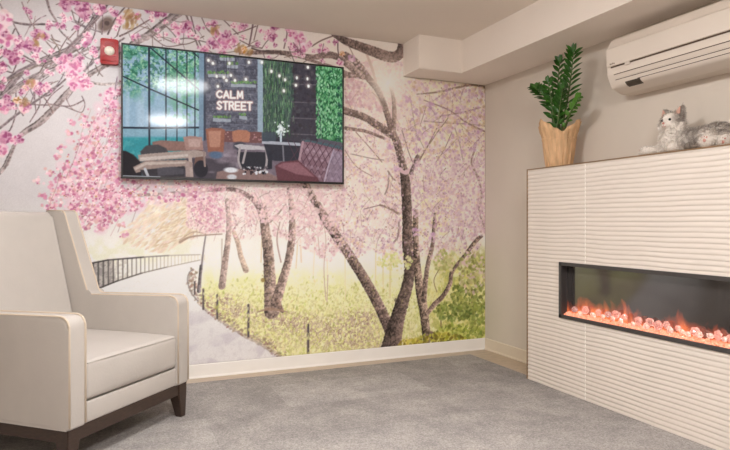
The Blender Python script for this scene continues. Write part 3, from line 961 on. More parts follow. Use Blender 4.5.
DEEP = dict(core=(150, 62, 112), base=(194, 122, 156), light=(228, 182, 200))
for cx, cy, r, kw in ((4, 20, 9, dict(base=(236, 196, 204))), (6, 38, 9, dict(base=(230, 180, 196), light=(248, 224, 226))), (4, 32, 5, DEEP), (20, 44, 5, DEEP), (28, 46, 6, DEEP), (36, 48, 4, DEEP), (36, 34, 5, DEEP), (44, 36, 5, DEEP),
                      (14, 58, 7, DEEP), (6, 52, 5, DEEP), (3, 66, 5, DEEP), (66, 4, 7, DEEP), (76, 2, 5, DEEP), (84, 10, 7, DEEP), (100, 8, 6, DEEP), (86, 4, 4, DEEP), (26, 10, 3, DEEP), (30, 12, 2.6, DEEP), (24, 8, 2, DEEP), (31, 17, 2, DEEP), (63, 26, 3.4, DEEP), (48, 28, 2.6, DEEP),
                      (86, 42, 5, DEEP), (88, 36, 4, DEEP), (64, 62, 8, {}), (76, 66, 8, {}), (72, 76, 7, {}), (82, 82, 8, {}), (74, 84, 6, {}), (88, 84, 5, {}), (60, 68, 4, {}), (80, 58, 4, DEEP),
                      (34, 84, 5, dict(base=(222, 150, 150))), (40, 86, 4, DEEP), (46, 86, 4, {}), (26, 88, 3.6, dict(base=(222, 170, 130))), (4, 106, 7, {}), (10, 104, 5, DEEP), (24, 108, 5, dict(base=(226, 160, 170))), (18, 100, 4, dict(base=(214, 168, 120), core=(150, 110, 60))), (28, 106, 4, DEEP),
                      (6, 138, 7, DEEP), (14, 140, 5, {}), (20, 138, 5, DEEP), (2, 150, 6, {}), (110, 92, 5, {}), (114, 104, 5, {}), (106, 100, 3, {}), (-8, 24, 12, {}), (-20, 60, 12, DEEP), (-40, 30, 13, {}), (-60, 80, 13, DEEP), (-30, 110, 12, {}), (-70, 130, 14, {}), (-20, 150, 10, DEEP), (-95, 50, 14, DEEP), (-110, 110, 14, {}), (-50, 170, 12, {}),
                      (156, 12, 6, DEEP), (148, 9, 4, DEEP), (164, 14, 4, DEEP), (134, 37, 4, {}), (138, 36, 2.6, DEEP), (180, 30, 6, {}), (186, 26, 6, DEEP), (174, 26, 4, {}), (190, 34, 4, {}), (198, 28, 3, DEEP), (216, 34, 6, {}), (222, 44, 8, {}), (212, 44, 6, DEEP), (232, 42, 6, {}), (226, 36, 5, DEEP), (214, 24, 4, DEEP), (208, 24, 3, {}), (234, 24, 3, {}), (204, 50, 5, {}), (222, 52, 5, {}),
                      (274, 28, 5, DEEP), (272, 36, 5, DEEP), (268, 32, 3, {}), (292, 34, 5, {}), (300, 38, 6, {}), (292, 46, 5, {}), (304, 48, 5, {}), (310, 44, 3, {}), (288, 30, 3, {}), (296, 52, 4, DEEP), (322, 46, 3, {}), (326, 50, 3, {}), (335, 42, 3, DEEP), (340, 62, 4, {}), (244, 26, 4, DEEP), (240, 28, 3, {}), (258, 44, 3, DEEP), (244, 50, 4, dict(base=(226, 180, 120), core=(190, 130, 60))), (342, 54, 3, dict(base=(220, 176, 130), core=(180, 120, 70))), (120, 20, 5, dict(base=(226, 170, 180))), (138, 16, 4, dict(base=(224, 176, 170)))):
    bloom(cx, cy, r, **kw)
for k in range(95):
    x = rnd.uniform(-5, 122); y = rnd.uniform(0, 112)
    if abs(y - (95 - x * .75)) > 46: continue
    bloom(x, y, rnd.uniform(2, 4), **(DEEP if rnd.random() < .4 else dict(base=(234, 186, 200), light=(248, 222, 226))))
for k in range(40):
    x = rnd.uniform(122, 345); y0 = 5 + (x - 120) * .14; y1 = 42 + (x - 121) * .112
    bloom(x, rnd.uniform(y0 + 3, y1 - 1), rnd.uniform(1.6, 3.6), **(DEEP if rnd.random() < .25 else dict(base=(236, 190, 200), light=(248, 222, 224))))
for k in range(40):
    x = rnd.uniform(122, 335); y = rnd.uniform(12 + (x - 120) * .14, 42 + (x - 121) * .112); a = rnd.uniform(-.6, 1.8); l = rnd.uniform(6, 16)
    MU.stroke([(x, y), (x + l * .5 * math.cos(a), y + l * .5 * math.sin(a) + rnd.uniform(-1.5, 1.5)), (x + l * math.cos(a), y + l * math.sin(a))], rnd.uniform(.5, 1.0), jit((130, 108, 106), 14), .9)
# bronze young leaves
for cx, cy, n, r in ((128, 14, 16, 6), (134, 20, 10, 5), (240, 50, 10, 5), (250, 52, 6, 3), (212, 30, 5, 2), (40, 36, 6, 4), (36, 42, 5, 3), (32, 82, 8, 5), (24, 102, 8, 5), (216, 28, 5, 3), (128, 24, 8, 4)):
    for k in range(n):
        MU.blob(cx + rnd.gauss(0, r * .5), cy + rnd.gauss(0, r * .5), rnd.uniform(.8, 1.9), jit(rnd.choice([(164, 132, 92), (146, 110, 84), (186, 154, 116)]), 12), .6, asp=2.0, ang=rnd.uniform(.5, 2))

# wallpaper sheet joins: very faint
fine = (RNG.random((Hh, Ww, 1)) - .5) * .035
MU.a = np.clip(MU.a + fine, 0, 1)
MU.a = MU.a * .7 + .3 * (MU.a * MU.a * (3 - 2 * MU.a))
pk = smooth(.02, .12, MU.a[..., 0] - MU.a[..., 1]) * smooth(-.06, .02, MU.a[..., 2] - MU.a[..., 1]) * (1 - smooth(262, 290, PYg))
lum = MU.a.mean(-1, keepdims=True)
MU.a = MU.a + (lum - MU.a) * (pk * .17)[..., None]
MU.tint = (1.02, 1.045, 1.06)
me = MU.mesh('blossom_mural', YB, skip=lambda x, z: (x > SOFX2 - .002) & (z > SOFZ - .002))
M_mural = attr_mat('mural_print', rough=.55, spec=.3)
mural = tag(obj('wall_mural', me, M_mural), 'full-wall printed mural of pink cherry trees beside a curving park path', 'mural')
sol = mural.modifiers.new('sheet', 'SOLIDIFY'); sol.thickness = .002; sol.offset = -1
# ------------------------------------------------------------------ television
TVY = 4.028
tl = at_y(121.2, 42.4, TVY); br_ = at_y(343.6, 184.4, TVY); tr_ = at_y(344, 67.4, TVY); bl_ = at_y(121, 178.4, TVY)
TX0, TX1 = (tl.x + bl_.x) / 2, (br_.x + tr_.x) / 2
TZ1, TZ0 = (tl.z + tr_.z) / 2, (br_.z + bl_.z) / 2
BZ = .011
CV = Canvas(TX0 + BZ, TX1 - BZ, TZ0 + BZ + .004, TZ1 - BZ, .003, TVY + .002)
rnd = random.Random(5)
P_, S_, B_ = CV.poly, CV.stroke, CV.blob
gx, gy = CV.PX, CV.PY
th, tw = CV.h, CV.w
CV.a[:] = np.array((96, 92, 100)) / 255.
# -- glazed wall with trees behind
gl = CV.polymask([(115, 30), (204, 30), (204, 156), (115, 190)], 1)
CV.fill(gl, (150, 176, 196))
n1 = fbm(th, tw, 22, 4); n2 = fbm(th, tw, 7, 3)
CV.fill(gl * smooth(.45, .65, n1) * (1 - smooth(84, 112, gy)) * .9, (86, 146, 120))
CV.fill(gl * smooth(.42, .58, n2) * smooth(160, 180, gx) * (1 - smooth(118, 128, gy)) * .75, (112, 168, 132))
CV.fill(gl * smooth(.5, .62, fbm(th, tw, 5, 3)) * (1 - smooth(76, 98, gy)) * .7, (48, 104, 84))
CV.fill(gl * smooth(.56, .7, fbm(th, tw, 4, 2)) * (1 - smooth(80, 110, gy)) * .6, (178, 214, 176))
fall = vnoise(1, tw, 9)
CV.fill(gl * smooth(.45, .8, np.repeat(fall, th, 0)) * smooth(84, 104, gy) * .5 * (1 - smooth(126, 129, gy)), (184, 202, 218))
CV.fill(gl * smooth(126, 128, gy) * (1 - smooth(134, 138, gy)) * .8, (134, 166, 180))
CV.fill(gl * smooth(135, 139, gy) * .95, (58, 142, 148))
CV.fill(gl * smooth(135, 139, gy) * smooth(.5, .7, fbm(th, tw, 10, 3)) * .5, (104, 172, 176))
FR = (40, 48, 60)
for pts, w in (([(149, 40), (149.5, 158)], 2.0), ([(166, 42), (166, 150)], 1.4), ([(177, 44), (177, 142)], 1.2), ([(187, 44), (187, 140)], 1.2), ([(195, 46), (195, 140)], 1.2), ([(119, 127.6), (149, 128), (204, 127.5)], 2.0),
               ([(119, 74.5), (149, 88.5), (204, 112.5)], 1.5), ([(144, 42), (149, 46.5), (204, 94)], 1.4), ([(186, 46), (204, 62)], 1.3)):
    S_(pts, w, FR, .9, spline=False)
P_([(199, 40), (205.5, 40), (205, 150), (199, 150)], (126, 146, 164), .95)
P_([(204, 40), (207, 40), (206, 150), (203.5, 150)], (70, 74, 86), .95)
# -- concrete-block wall, planters, bulbs and lettering
bw = CV.polymask([(206, 40), (262, 48), (262, 142), (206, 142)], 1)
bn = np.repeat(np.repeat(RNG.random((th // 7 + 1, tw // 15 + 1)), 7, 0), 15, 1)[:th, :tw]
CV.fill(bw, (112, 112, 124)); CV.fill(bw * bn * .7, (74, 74, 84)); CV.fill(bw * smooth(.5, .75, fbm(th, tw, 5, 3)) * .5, (152, 150, 156)); CV.fill(bw * smooth(.5, .75, fbm(th, tw, 3, 2)) * .4, (70, 68, 76))
for yy_ in range(58, 142, 6):
    S_([(206, yy_), (258, yy_ + 1.2)], .6, (136, 136, 146), .4, spline=False)
for x0, x1, y, g in ((220, 235, 58.5, 1), (208, 229, 75, 1), (231, 256, 85, 1), (213, 231, 119.5, 1), (239.5, 247, 117, 1), (227, 238, 66, 0)):
    P_([(x0, y - 1.5), (x1, y - .5), (x1, y + 2.6), (x0, y + 2.0)], (164, 168, 176), .9)
    for k in range(int((x1 - x0) * 2.2)):
        B_(rnd.uniform(x0, x1), y - rnd.uniform(1.5, 3.6), rnd.uniform(.5, 1.1), jit((112, 144, 96), 22), .85)
CV.fill(CV.polymask([(257.5, 40), (263, 48), (263, 145), (257.5, 145)], 1) * .9, (156, 172, 184))
# -- hanging plants and the dark shelf wall
CV.poly([(263, 40), (318, 50), (318, 146), (263, 142)], (72, 68, 76))
iv = CV.polymask([(263, 40), (292, 45), (294, 100), (289, 128), (264, 132)], 2)
CV.fill(iv * .75, (88, 108, 98))
for k in range(900):
    x = rnd.uniform(263, 294); y = rnd.uniform(52, 134)
    if x > 291 - abs(y - 80) * .08 and rnd.random() < .6: continue
    S_([(x, y), (x + rnd.uniform(-.6, .6), y + rnd.uniform(2, 6))], rnd.uniform(.5, 1.0), jit(rnd.choice([(70, 104, 78), (110, 144, 104), (52, 76, 62), (134, 158, 128), (60, 70, 68)]), 12), .6, spline=False)
for y in (84, 102, 118, 134):
    S_([(292, y), (317, y + 1)], 1.1, (112, 106, 112), .8, spline=False)
for k in range(160):
    B_(rnd.uniform(292, 317), rnd.uniform(62, 142), rnd.uniform(.8, 2.2), jit(rnd.choice([(54, 50, 58), (92, 86, 92), (74, 66, 70)]), 8), .5)
CV.poly([(317, 50), (346, 50), (346, 143), (322, 139)], (58, 108, 72))
for k in range(1500):
    x = rnd.uniform(316.5, 345); y = rnd.uniform(66, 143)
    if y > 138 + (x - 322) * .2: continue
    B_(x, y, rnd.uniform(.45, 1.0), jit(rnd.choice([(98, 154, 108), (132, 182, 138), (58, 112, 76), (36, 84, 60), (112, 168, 120), (160, 200, 162)]), 12), .75, asp=1.8, ang=1.5 + rnd.uniform(-.6, .6))
for k in range(26):
    x = rnd.uniform(338, 344); y = rnd.uniform(80, 140); B_(x, y, rnd.uniform(.8, 2), (30, 62, 60), .6)
# -- floor of the cafe
fl = CV.polymask([(188, 146), (206, 140), (262, 140), (300, 146), (300, 190), (180, 190)], 2)
CV.fill(fl, (132, 118, 126)); CV.fill(fl * fbm(th, tw, 9, 3) * .5, (92, 84, 92))
P_([(119, 160), (206, 158), (236, 164), (240, 190), (119, 190)], (74, 68, 74), .75, 4)
for k in range(26):
    x = rnd.uniform(205, 300); y = rnd.uniform(150, 182)
    B_(x, y, rnd.uniform(1, 2.4), (172, 160, 168), .35, soft=1, asp=3)
# tufted bench along the wall
P_([(224, 131), (262, 132), (262, 143), (224, 142)], (122, 88, 86)); 
for k in range(40):
    B_(rnd.uniform(225, 262), rnd.uniform(132, 142), .8, jit((176, 140, 138), 16), .7)
# leather chairs
P_([(205.5, 129), (211, 127.8), (221, 128.2), (225, 130), (223.5, 152), (208, 152)], (150, 104, 88), 1, 2); P_([(208, 131), (221, 130.5), (220, 147), (210, 147)], (184, 138, 120), .9, 2)
B_(216, 155, 3.6, (96, 112, 134), .95, asp=1.8)
P_([(232, 131.5), (238, 129.8), (247, 130.5), (250.5, 133), (249, 142), (233, 142)], (172, 122, 102), 1, 2)
B_(240, 146, 4.2, (72, 72, 80), .95, asp=1.5)
# middle tables
P_([(237, 152), (272, 152), (272, 169), (240, 170)], (54, 54, 60), .95, 2)
P_([(234, 145.5), (240, 144), (269, 147), (270, 150), (240, 149.5)], (184, 176, 178), 1)
for pts in ([(240, 148), (238.5, 160), (241, 168)], [(266, 149), (267, 160), (265, 172)], [(246, 150), (243, 163)]):
    S_(pts, 2.2, (172, 160, 160), .95)
P_([(262, 137), (300, 142), (300, 163), (268, 160)], (58, 58, 66), .95, 2)
P_([(262, 132), (276, 132), (276, 143), (262, 142)], (78, 86, 94), .9, 2)
P_([(262, 141), (301, 143), (301, 146), (262, 144)], (176, 176, 184), .95)
S_([(283, 146), (284, 163)], 1.6, (128, 124, 130), .9)
for k in range(40):
    B_(281 + rnd.gauss(0, 3), 130 + rnd.gauss(0, 4), rnd.uniform(.5, 1.3), jit((226, 232, 230), 14), .8)
S_([(281, 134), (281, 141)], 2, (200, 212, 220), .9)
# low table in front with things on it
P_([(217, 172), (232, 168.5), (262, 170), (280, 178), (282, 186), (215, 183)], (140, 116, 112), 1, 2)
B_(231, 170, 2.6, (224, 222, 226), .95, asp=2.6); B_(232, 177, 2.6, (206, 204, 208), .9, asp=1.8)
for k in range(60):
    B_(rnd.uniform(243, 268), rnd.uniform(167, 174), rnd.uniform(.5, 1.6), rnd.choice([(40, 40, 46), (222, 220, 224), (110, 100, 104), (60, 50, 54)]), .9)
# button-back sofa on the right
P_([(303, 139), (346, 147), (346, 153), (303, 144)], (84, 100, 106), 1)
P_([(302, 142), (310, 142), (346, 151), (346, 190), (330, 190), (316, 178), (300, 165)], (132, 104, 112), 1, 1)
P_([(303, 144), (346, 153), (346, 164), (302, 153)], (158, 132, 140), .6, 5)
for i in range(-2, 8):
    S_([(300 + i * 6.2, 142 + i * .9), (318 + i * 6.2, 182 + i * .9)], .8, (92, 66, 76), .8, spline=False)
    S_([(318 + i * 6.2, 141 + i * .9), (296 + i * 6.2, 172 + i * .9)], .8, (92, 66, 76), .8, spline=False)
for i in range(6):
    for j in range(4):
        B_(308 + i * 6.2 - j * 1.2 + (j % 2) * 3, 150 + j * 8 + i * 1.2, 1.5, (176, 152, 162), .6, soft=1)
S_([(334, 150), (328, 168), (324, 184)], 1.6, (176, 160, 172), .9)
P_([(333, 150), (346, 153), (346, 190), (325, 186)], (150, 138, 152), .55, 2)
S_([(303, 142), (301, 152), (299, 164)], 2.4, (174, 144, 150), .9)
P_([(275, 166), (281, 162), (298, 160), (318, 178), (322, 190), (279, 190)], (108, 70, 76), 1, 2)
P_([(277, 166), (283, 163), (298, 162), (315, 177), (296, 174)], (148, 108, 114), .85, 3)
# armchairs in front of the glass
P_([(152, 142), (160, 140.4), (188, 141.5), (190, 151), (154, 151)], (142, 112, 104), 1, 2)
P_([(183, 137), (190, 135.8), (202, 137), (203.5, 150), (186, 150)], (164, 132, 124), 1, 2); P_([(188, 139), (201, 139), (200, 147), (189, 147)], (188, 160, 152), .8, 2)
P_([(196, 150), (202, 150), (205, 154), (205, 166), (194, 166)], (122, 96, 88), 1, 1)
B_(201, 169, 8.6, (52, 50, 56), 1, asp=.8, soft=.15)
P_([(140, 152), (146, 145.5), (158, 144.5), (166, 148), (170, 155), (142, 157)], (82, 78, 80), 1, 2)
P_([(138, 155), (150, 153.5), (196, 150), (206, 152), (206, 156), (190, 158), (139, 161.5)], (168, 150, 142), 1, 1)
P_([(140, 157.5), (188, 154), (188, 156.5), (140, 161)], (206, 190, 182), .8, 1)
S_([(190, 156), (192, 180)], 3.4, (178, 158, 150), 1); S_([(204, 152), (205, 166)], 2, (150, 130, 124), 1)
P_([(117, 150), (126, 151), (134, 155), (141, 163), (142, 190), (117, 190)], (44, 40, 44), 1, 2)
P_([(133, 167), (146, 160.5), (186, 160), (193, 163), (192, 167), (146, 170), (136, 173)], (158, 138, 130), 1, 1)
P_([(134, 168), (146, 162), (186, 161.5), (186, 163.5), (146, 165), (135, 170.5)], (198, 180, 170), .8, 1)
P_([(140, 170), (185, 166), (184, 178), (146, 180)], (66, 62, 66), 1, 2); P_([(157, 168), (172, 166.5), (184, 169), (184, 174), (158, 176)], (96, 92, 98), .8, 2)
S_([(187.5, 164), (188, 182)], 4, (166, 146, 140), 1); S_([(145, 169), (148, 176)], 2.6, (188, 186, 190), 1)
P_([(117, 175), (150, 176.2), (196, 177), (196, 190), (117, 190)], (92, 84, 84), .9); S_([(119, 175.8), (160, 177)], 1, (176, 180, 186), .9, spline=False)
# pendant bulbs
for x, y in ((208.5, 60), (213, 63), (217, 76), (224, 77), (229.5, 63), (231, 75), (226.5, 80), (235, 80), (249, 62), (246, 79), (262, 62), (271.5, 71), (279.5, 75.5), (285, 79.5), (284, 90.5), (296.8, 77.5), (296, 85), (307.8, 78.5), (308.6, 85.8), (308, 67), (218, 86)):
    S_([(x + .2, 44), (x, y)], .5, (60, 58, 66), .7, spline=False)
    B_(x, y, 2.6, (214, 196, 184), .45, soft=1.2); B_(x, y + .4, 1.25, (255, 250, 240), 1, soft=.5, asp=1.25, ang=1.57)


CV.a *= (1 + (fbm(th, tw, 3, 2)[..., None] - .5) * .14)
CV.a = np.clip(CV.a, 0, 1)
CV.a = CV.a * (1 - .35) + .35 * (CV.a * CV.a * (3 - 2 * CV.a))
# lettering of the cafe's lit sign, drawn as strokes
GLYPH = {'C': [[(1, .18), (.6, 0), (.15, .2), (0, .5), (.15, .8), (.6, 1), (1, .82)]], 'A': [[(0, 1), (.5, 0), (1, 1)], [(.2, .66), (.8, .66)]], 'L': [[(0, 0), (0, 1), (.9, 1)]],
         'M': [[(0, 1), (.08, 0), (.5, .75), (.92, 0), (1, 1)]], 'S': [[(.95, .15), (.5, 0), (.08, .22), (.5, .5), (.92, .76), (.5, 1), (.02, .85)]], 'T': [[(0, 0), (1, 0)], [(.5, 0), (.5, 1)]],
         'R': [[(0, 1), (0, 0), (.7, 0), (.95, .25), (.7, .5), (0, .5)], [(.5, .5), (1, 1)]], 'E': [[(.95, 0), (0, 0), (0, 1), (.95, 1)], [(0, .5), (.8, .5)]]}


def write(txt, x0, y0, w, h, gap, slope):
    for wdt, col, al in ((4.2, (196, 150, 146), .30), (2.3, (244, 204, 196), .85), (1.3, (255, 246, 240), 1)):
        x = x0
        for ch in txt:
            for st in GLYPH[ch]:
                S_([(x + u * w, y0 + v * h + (x - x0) * slope) for u, v in st], wdt, col, al, spline=(ch in 'CS'))
            x += w + gap


write('CALM', 217, 91, 4.9, 6.6, 2.0, .03)
write('STREET', 217.4, 101.6, 4.3, 7.4, 1.75, .03)

t = thing('television', 'large flat television on the mural wall showing a cafe with a lit CALM STREET sign', 'television', ((TX0 + TX1) / 2, TVY, TZ0))
M_bez = mat('tv_bezel', (22, 20, 20), rough=.35, var=.05)
M_tvback = mat('tv_back', (26, 26, 27), rough=.6)
def tl_(me_or_bm):
    off = Vector(((TX0 + TX1) / 2, TVY, TZ0))
    if isinstance(me_or_bm, bmesh.types.BMesh):
        bmesh.ops.translate(me_or_bm, verts=me_or_bm.verts[:], vec=-off)
    else:
        me_or_bm.transform(Matrix.Translation(-off))
    return me_or_bm
M_screen = attr_mat('tv_picture', rough=.082, emit=.88, spec=.135)
scr = obj('screen', tl_(CV.mesh('screen', 0)), M_screen, t)
bm = bmesh.new()
box(bm, TX0, TVY - .004, TZ0, TX0 + BZ, TVY + .014, TZ1, .002)
box(bm, TX1 - BZ, TVY - .004, TZ0, TX1, TVY + .014, TZ1, .002)
box(bm, TX0 + BZ * .5, TVY - .004, TZ1 - BZ, TX1 - BZ * .5, TVY + .014, TZ1, .002)
box(bm, TX0 + BZ * .5, TVY - .004, TZ0, TX1 - BZ * .5, TVY + .014, TZ0 + BZ + .004, .002)
obj('bezel', tl_(bm), M_bez, t)
bm = bmesh.new(); box(bm, TX0 + .004, TVY + .0035, TZ0 + .004, TX1 - .004, TVY + .03, TZ1 - .004, .004)
box(bm, TX0 + .3, TVY + .028, TZ0 + .12, TX1 - .3, TVY + .046, TZ1 - .2, .008)
obj('back_cover', tl_(bm), M_tvback, t)
bm = bmesh.new(); box(bm, TX0 + .45, TVY + .045, TZ0 + .25, TX1 - .45, MURAL_Y - .0005, TZ1 - .28, .003)
obj('wall_bracket', tl_(bm), M_tvback, t)

# ------------------------------------------------------------------ fire alarm strobe
AY = 4.045
a0 = at_y(100.2, 51, AY); a1 = at_y(118.6, 51, AY)
az1 = at_y(109, 38.2, AY).z; az0 = at_y(109, 63.6, AY).z
ax = (a0.x + a1.x) / 2; aw = (a1.x - a0.x) / 2
t = thing('fire_alarm', 'small red fire alarm strobe beside the top left corner of the television', 'fire alarm', (ax, MURAL_Y, az0))
M_red = mat('alarm_red', (160, 22, 26), rough=.38, var=.05)
M_lens = mat('strobe_lens', (226, 220, 205), rough=.12, var=.15, scale=60)
hh = az1 - az0
bm = bmesh.new()
ol = rounded([(-aw, 0), (aw, 0), (aw, hh), (-aw, hh)], [.014] * 4)
prism(bm, ol, -.034, -.0005, axis='y', bevel=.004)
obj('housing', bm, M_red, t, True, 40)
bm = bmesh.new()
prism(bm, rounded([(-aw * .8, hh * .12), (aw * .8, hh * .12), (aw * .8, hh * .9), (-aw * .8, hh * .9)], [.008] * 4), -.041, -.033, axis='y', bevel=.003)
for k in range(5):
    box(bm, -aw * .55, -.043, hh * (.72 + .032 * k), aw * .55, -.0405, hh * (.72 + .032 * k) + .003)
obj('front_cover', bm, M_red, t, True, 40)
bm = bmesh.new()
bmesh.ops.create_uvsphere(bm, u_segments=20, v_segments=12, radius=.031)
for v in bm.verts:
    v.co = Vector((v.co.x, -.042 + v.co.y * .55, hh * .5 + v.co.z * .95))
L = obj('lens', bm, M_lens, t, True)
bm = bmesh.new(); box(bm, -.036, -.045, hh * .5 - .034, .036, -.0405, hh * .5 + .034, .003)
obj('lens_frame', bm, M_red, L)
# ------------------------------------------------------------------ fireplace surround with wavy tiles
M_tile = mat('wave_tile', (224, 213, 202), rough=.42, var=.02, scale=5)
M_core = mat('surround_paint', (205, 193, 180), rough=.7, var=.02)
M_trimmetal = mat('edge_trim_metal', (150, 122, 92), rough=.35, metal=.4, var=.08)
OY1, OY0 = at_x(559.6, 290, FX).y, 1.22        # opening far / near
OZ1, OZ0 = .802, .462
sur = thing('fireplace_surround', 'white wave-tiled fireplace surround standing against the right wall', 'fireplace surround', (XR - .001, FY0, 0))
off = Vector((XR - .001, FY0, 0))
PITCH = .0256
DEP = .10
# the tiled face: a relief grid with the opening cut out
rndn = np.random.default_rng(4)
ny, nz = 110, 640
ys = np.linspace(FY0, FY1 - .008, ny); zs = np.linspace(.0075, FZ - .007, nz)
for arr, v in ((ys, OY0), (ys, OY1), (zs, OZ0), (zs, OZ1)):
    arr[np.argmin(abs(arr - v))] = v
YY, ZZ = np.meshgrid(ys, zs, indexing='ij')
wob = np.zeros_like(YY)
for k in range(6):
    wob += np.sin(YY * rndn.uniform(3, 16) + rndn.uniform(0, 6) + ZZ * rndn.uniform(-9, 9)) * rndn.uniform(.04, .16)
ph = ZZ / PITCH + wob * .36
fr = ph - np.floor(ph)
# rounded ridge with a sharper under-edge
h = np.where(fr < .26, np.sin(fr / .26 * np.pi / 2) ** 1.2, np.cos((fr - .26) / .74 * np.pi / 2) ** 1.1) * .0035
seams = [2.663, 2.663 - .9, 2.663 - 1.8]
for sy in seams:
    h -= .0015 * np.exp(-((YY - sy) / .0035) ** 2)
XX = FX + .0035 - h
bm = bmesh.new()
vs = [[bm.verts.new((XX[i, j] - off.x, YY[i, j] - off.y, ZZ[i, j])) for j in range(nz)] for i in range(ny)]
for i in range(ny - 1):
    for j in range(nz - 1):
        cy, cz = (ys[i] + ys[i + 1]) / 2, (zs[j] + zs[j + 1]) / 2
        if OY0 < cy < OY1 and OZ0 < cz < OZ1:
            continue
        bm.faces.new((vs[i][j], vs[i + 1][j], vs[i + 1][j + 1], vs[i][j + 1]))
for v in [v for v in bm.verts if not v.link_faces]:
    bm.verts.remove(v)
bd = [e for e in bm.edges if len(e.link_faces) == 1]
r = bmesh.ops.extrude_edge_only(bm, edges=bd)
for v in r['geom']:
    if isinstance(v, bmesh.types.BMVert):
        v.co.x = FX + .016 - off.x
obj('tile_facing', bm, M_tile, sur, True, 50)
# core around the opening
bm = bmesh.new()
def cb(y0, z0, y1, z1, x0=FX + .0155, x1=XR - .001):
    box(bm, x0 - off.x, y0 - off.y, z0, x1 - off.x, y1 - off.y, z1)
cb(FY0, .0065, OY0, FZ - .004); cb(OY1, .0065, FY1 - .006, FZ - .004); cb(OY0, .0065, OY1, OZ0); cb(OY0, OZ1, OY1, FZ - .004)
cb(OY0, OZ0, OY1, OZ1, XR - .11)
obj('core', bm, M_core, sur)
M_grout = mat('grout', (248, 242, 234), rough=.8, var=.03)
for sy in seams[:2]:
    for z0_, z1_ in (((.008, OZ0 - .004), (OZ1 + .004, FZ - .008)) if OY0 < sy < OY1 else ((.008, FZ - .008),)):
        bm = bmesh.new(); box(bm, FX + .0001 - off.x, sy - .002 - off.y, z0_, FX + .0055 - off.x, sy + .002 - off.y, z1_)
        obj('grout_line', bm, M_grout, sur)
bm = bmesh.new()
box(bm, FX - .003 - off.x, FY0 - off.y, FZ - .007, XR - .001 - off.x, FY1 - off.y, FZ)
box(bm, FX - .003 - off.x, FY1 - .007 - off.y, .0065, XR - .001 - off.x, FY1 - off.y, FZ - .0071)
obj('edge_trim', bm, M_trimmetal, sur)

# ------------------------------------------------------------------ electric fire set into it
M_black = mat('fire_black_metal', (66, 62, 61), rough=.45, var=.08)
fire = thing('electric_fireplace', 'long black framed electric fireplace with orange flames set in the white surround', 'electric fireplace', (FX, OY1, OZ0))
fo = Vector((FX, OY1, OZ0))
SX = FX + .050        # flame screen
bm = bmesh.new()
def fb(x0, y0, z0, x1, y1, z1, b=0):
    box(bm, x0 - fo.x, y0 - fo.y, z0 - fo.z, x1 - fo.x, y1 - fo.y, z1 - fo.z, b)
FW = .019
fb(FX - .006, OY0 - .002, OZ1 - FW, FX + .010, OY1 + .002, OZ1 + .002, .001)
fb(FX - .006, OY0 - .002, OZ0 - .002, FX + .010, OY1 + .002, OZ0 + FW, .001)
fb(FX - .006, OY1 - FW, OZ0, FX + .010, OY1 + .002, OZ1, .001)
fb(FX - .006, OY0 - .002, OZ0, FX + .010, OY0 + FW, OZ1, .001)
obj('frame', bm, M_black, fire)
bm = bmesh.new()
fb(FX + .010, OY1 - .010, OZ0 + .002, SX + .06, OY1 - .001, OZ1 - .002)
fb(FX + .010, OY0 + .001, OZ0 + .002, SX + .06, OY0 + .010, OZ1 - .002)
fb(FX + .010, OY0 + .010, OZ1 - .012, SX + .06, OY1 - .010, OZ1 - .002)
fb(FX + .010, OY0 + .010, OZ0 + .002, SX + .06, OY1 - .010, OZ0 + .010)
fb(SX + .05, OY0 + .010, OZ0 + .010, SX + .06, OY1 - .010, OZ1 - .012)
obj('firebox', bm, M_black, fire)


def flame_mat():
    m = bpy.data.materials.new('flame_screen')
    m.use_nodes = True
    nt = m.node_tree; N = nt.nodes.new; K = nt.links.new
    p = nt.nodes['Principled BSDF']
    p.inputs['Base Color'].default_value = (.050, .044, .042, 1)
    p.inputs['Roughness'].default_value = .09
    p.inputs['IOR'].default_value = 2.1
    tc = N('ShaderNodeTexCoord'); sep = N('ShaderNodeSeparateXYZ')
    K(tc.outputs['Object'], sep.inputs[0])
    mp = N('ShaderNodeMapping'); mp.inputs['Scale'].default_value = (1, 7, 4.2)
    K(tc.outputs['Object'], mp.inputs['Vector'])
    nz_ = N('ShaderNodeTexNoise'); nz_.inputs['Scale'].default_value = 1.15; nz_.inputs['Detail'].default_value = 4.5; nz_.inputs['Distortion'].default_value = .7
    K(mp.outputs[0], nz_.inputs['Vector'])
    def math_(op, a, b=None):
        x = N('ShaderNodeMath'); x.operation = op
        for i, v in enumerate((a, b)):
            if v is None: continue
            if isinstance(v, (int, float)): x.inputs[i].default_value = v
            else: K(v, x.inputs[i])
        return x.outputs[0]
    # tongue height from noise: flame where noise - z*k > threshold
    zz = math_('MULTIPLY', sep.outputs['Z'], 3.7)
    f = math_('SUBTRACT', nz_.outputs['Fac'], zz)
    rp = N('ShaderNodeValToRGB')
    cr = rp.color_ramp
    cr.elements[0].position = .10; cr.elements[0].color = (0, 0, 0, 1)
    cr.elements[1].position = .52; cr.elements[1].color = (1, .22, .045, 1)
    e = cr.elements.new(.24); e.color = (.30, .04, .010, 1)
    e = cr.elements.new(.36); e.color = (.75, .14, .03, 1)
    K(f, rp.inputs['Fac'])
    K(rp.outputs['Color'], p.inputs['Emission Color'])
    p.inputs['Emission Strength'].default_value = 1.0
    return m


bm = bmesh.new()
box(bm, SX - fo.x, OY0 + .010 - fo.y, OZ0 + .010 - fo.z, SX + .006 - fo.x, OY1 - .010 - fo.y, OZ1 - .012 - fo.z)
obj('flame_screen', bm, flame_mat(), fire)
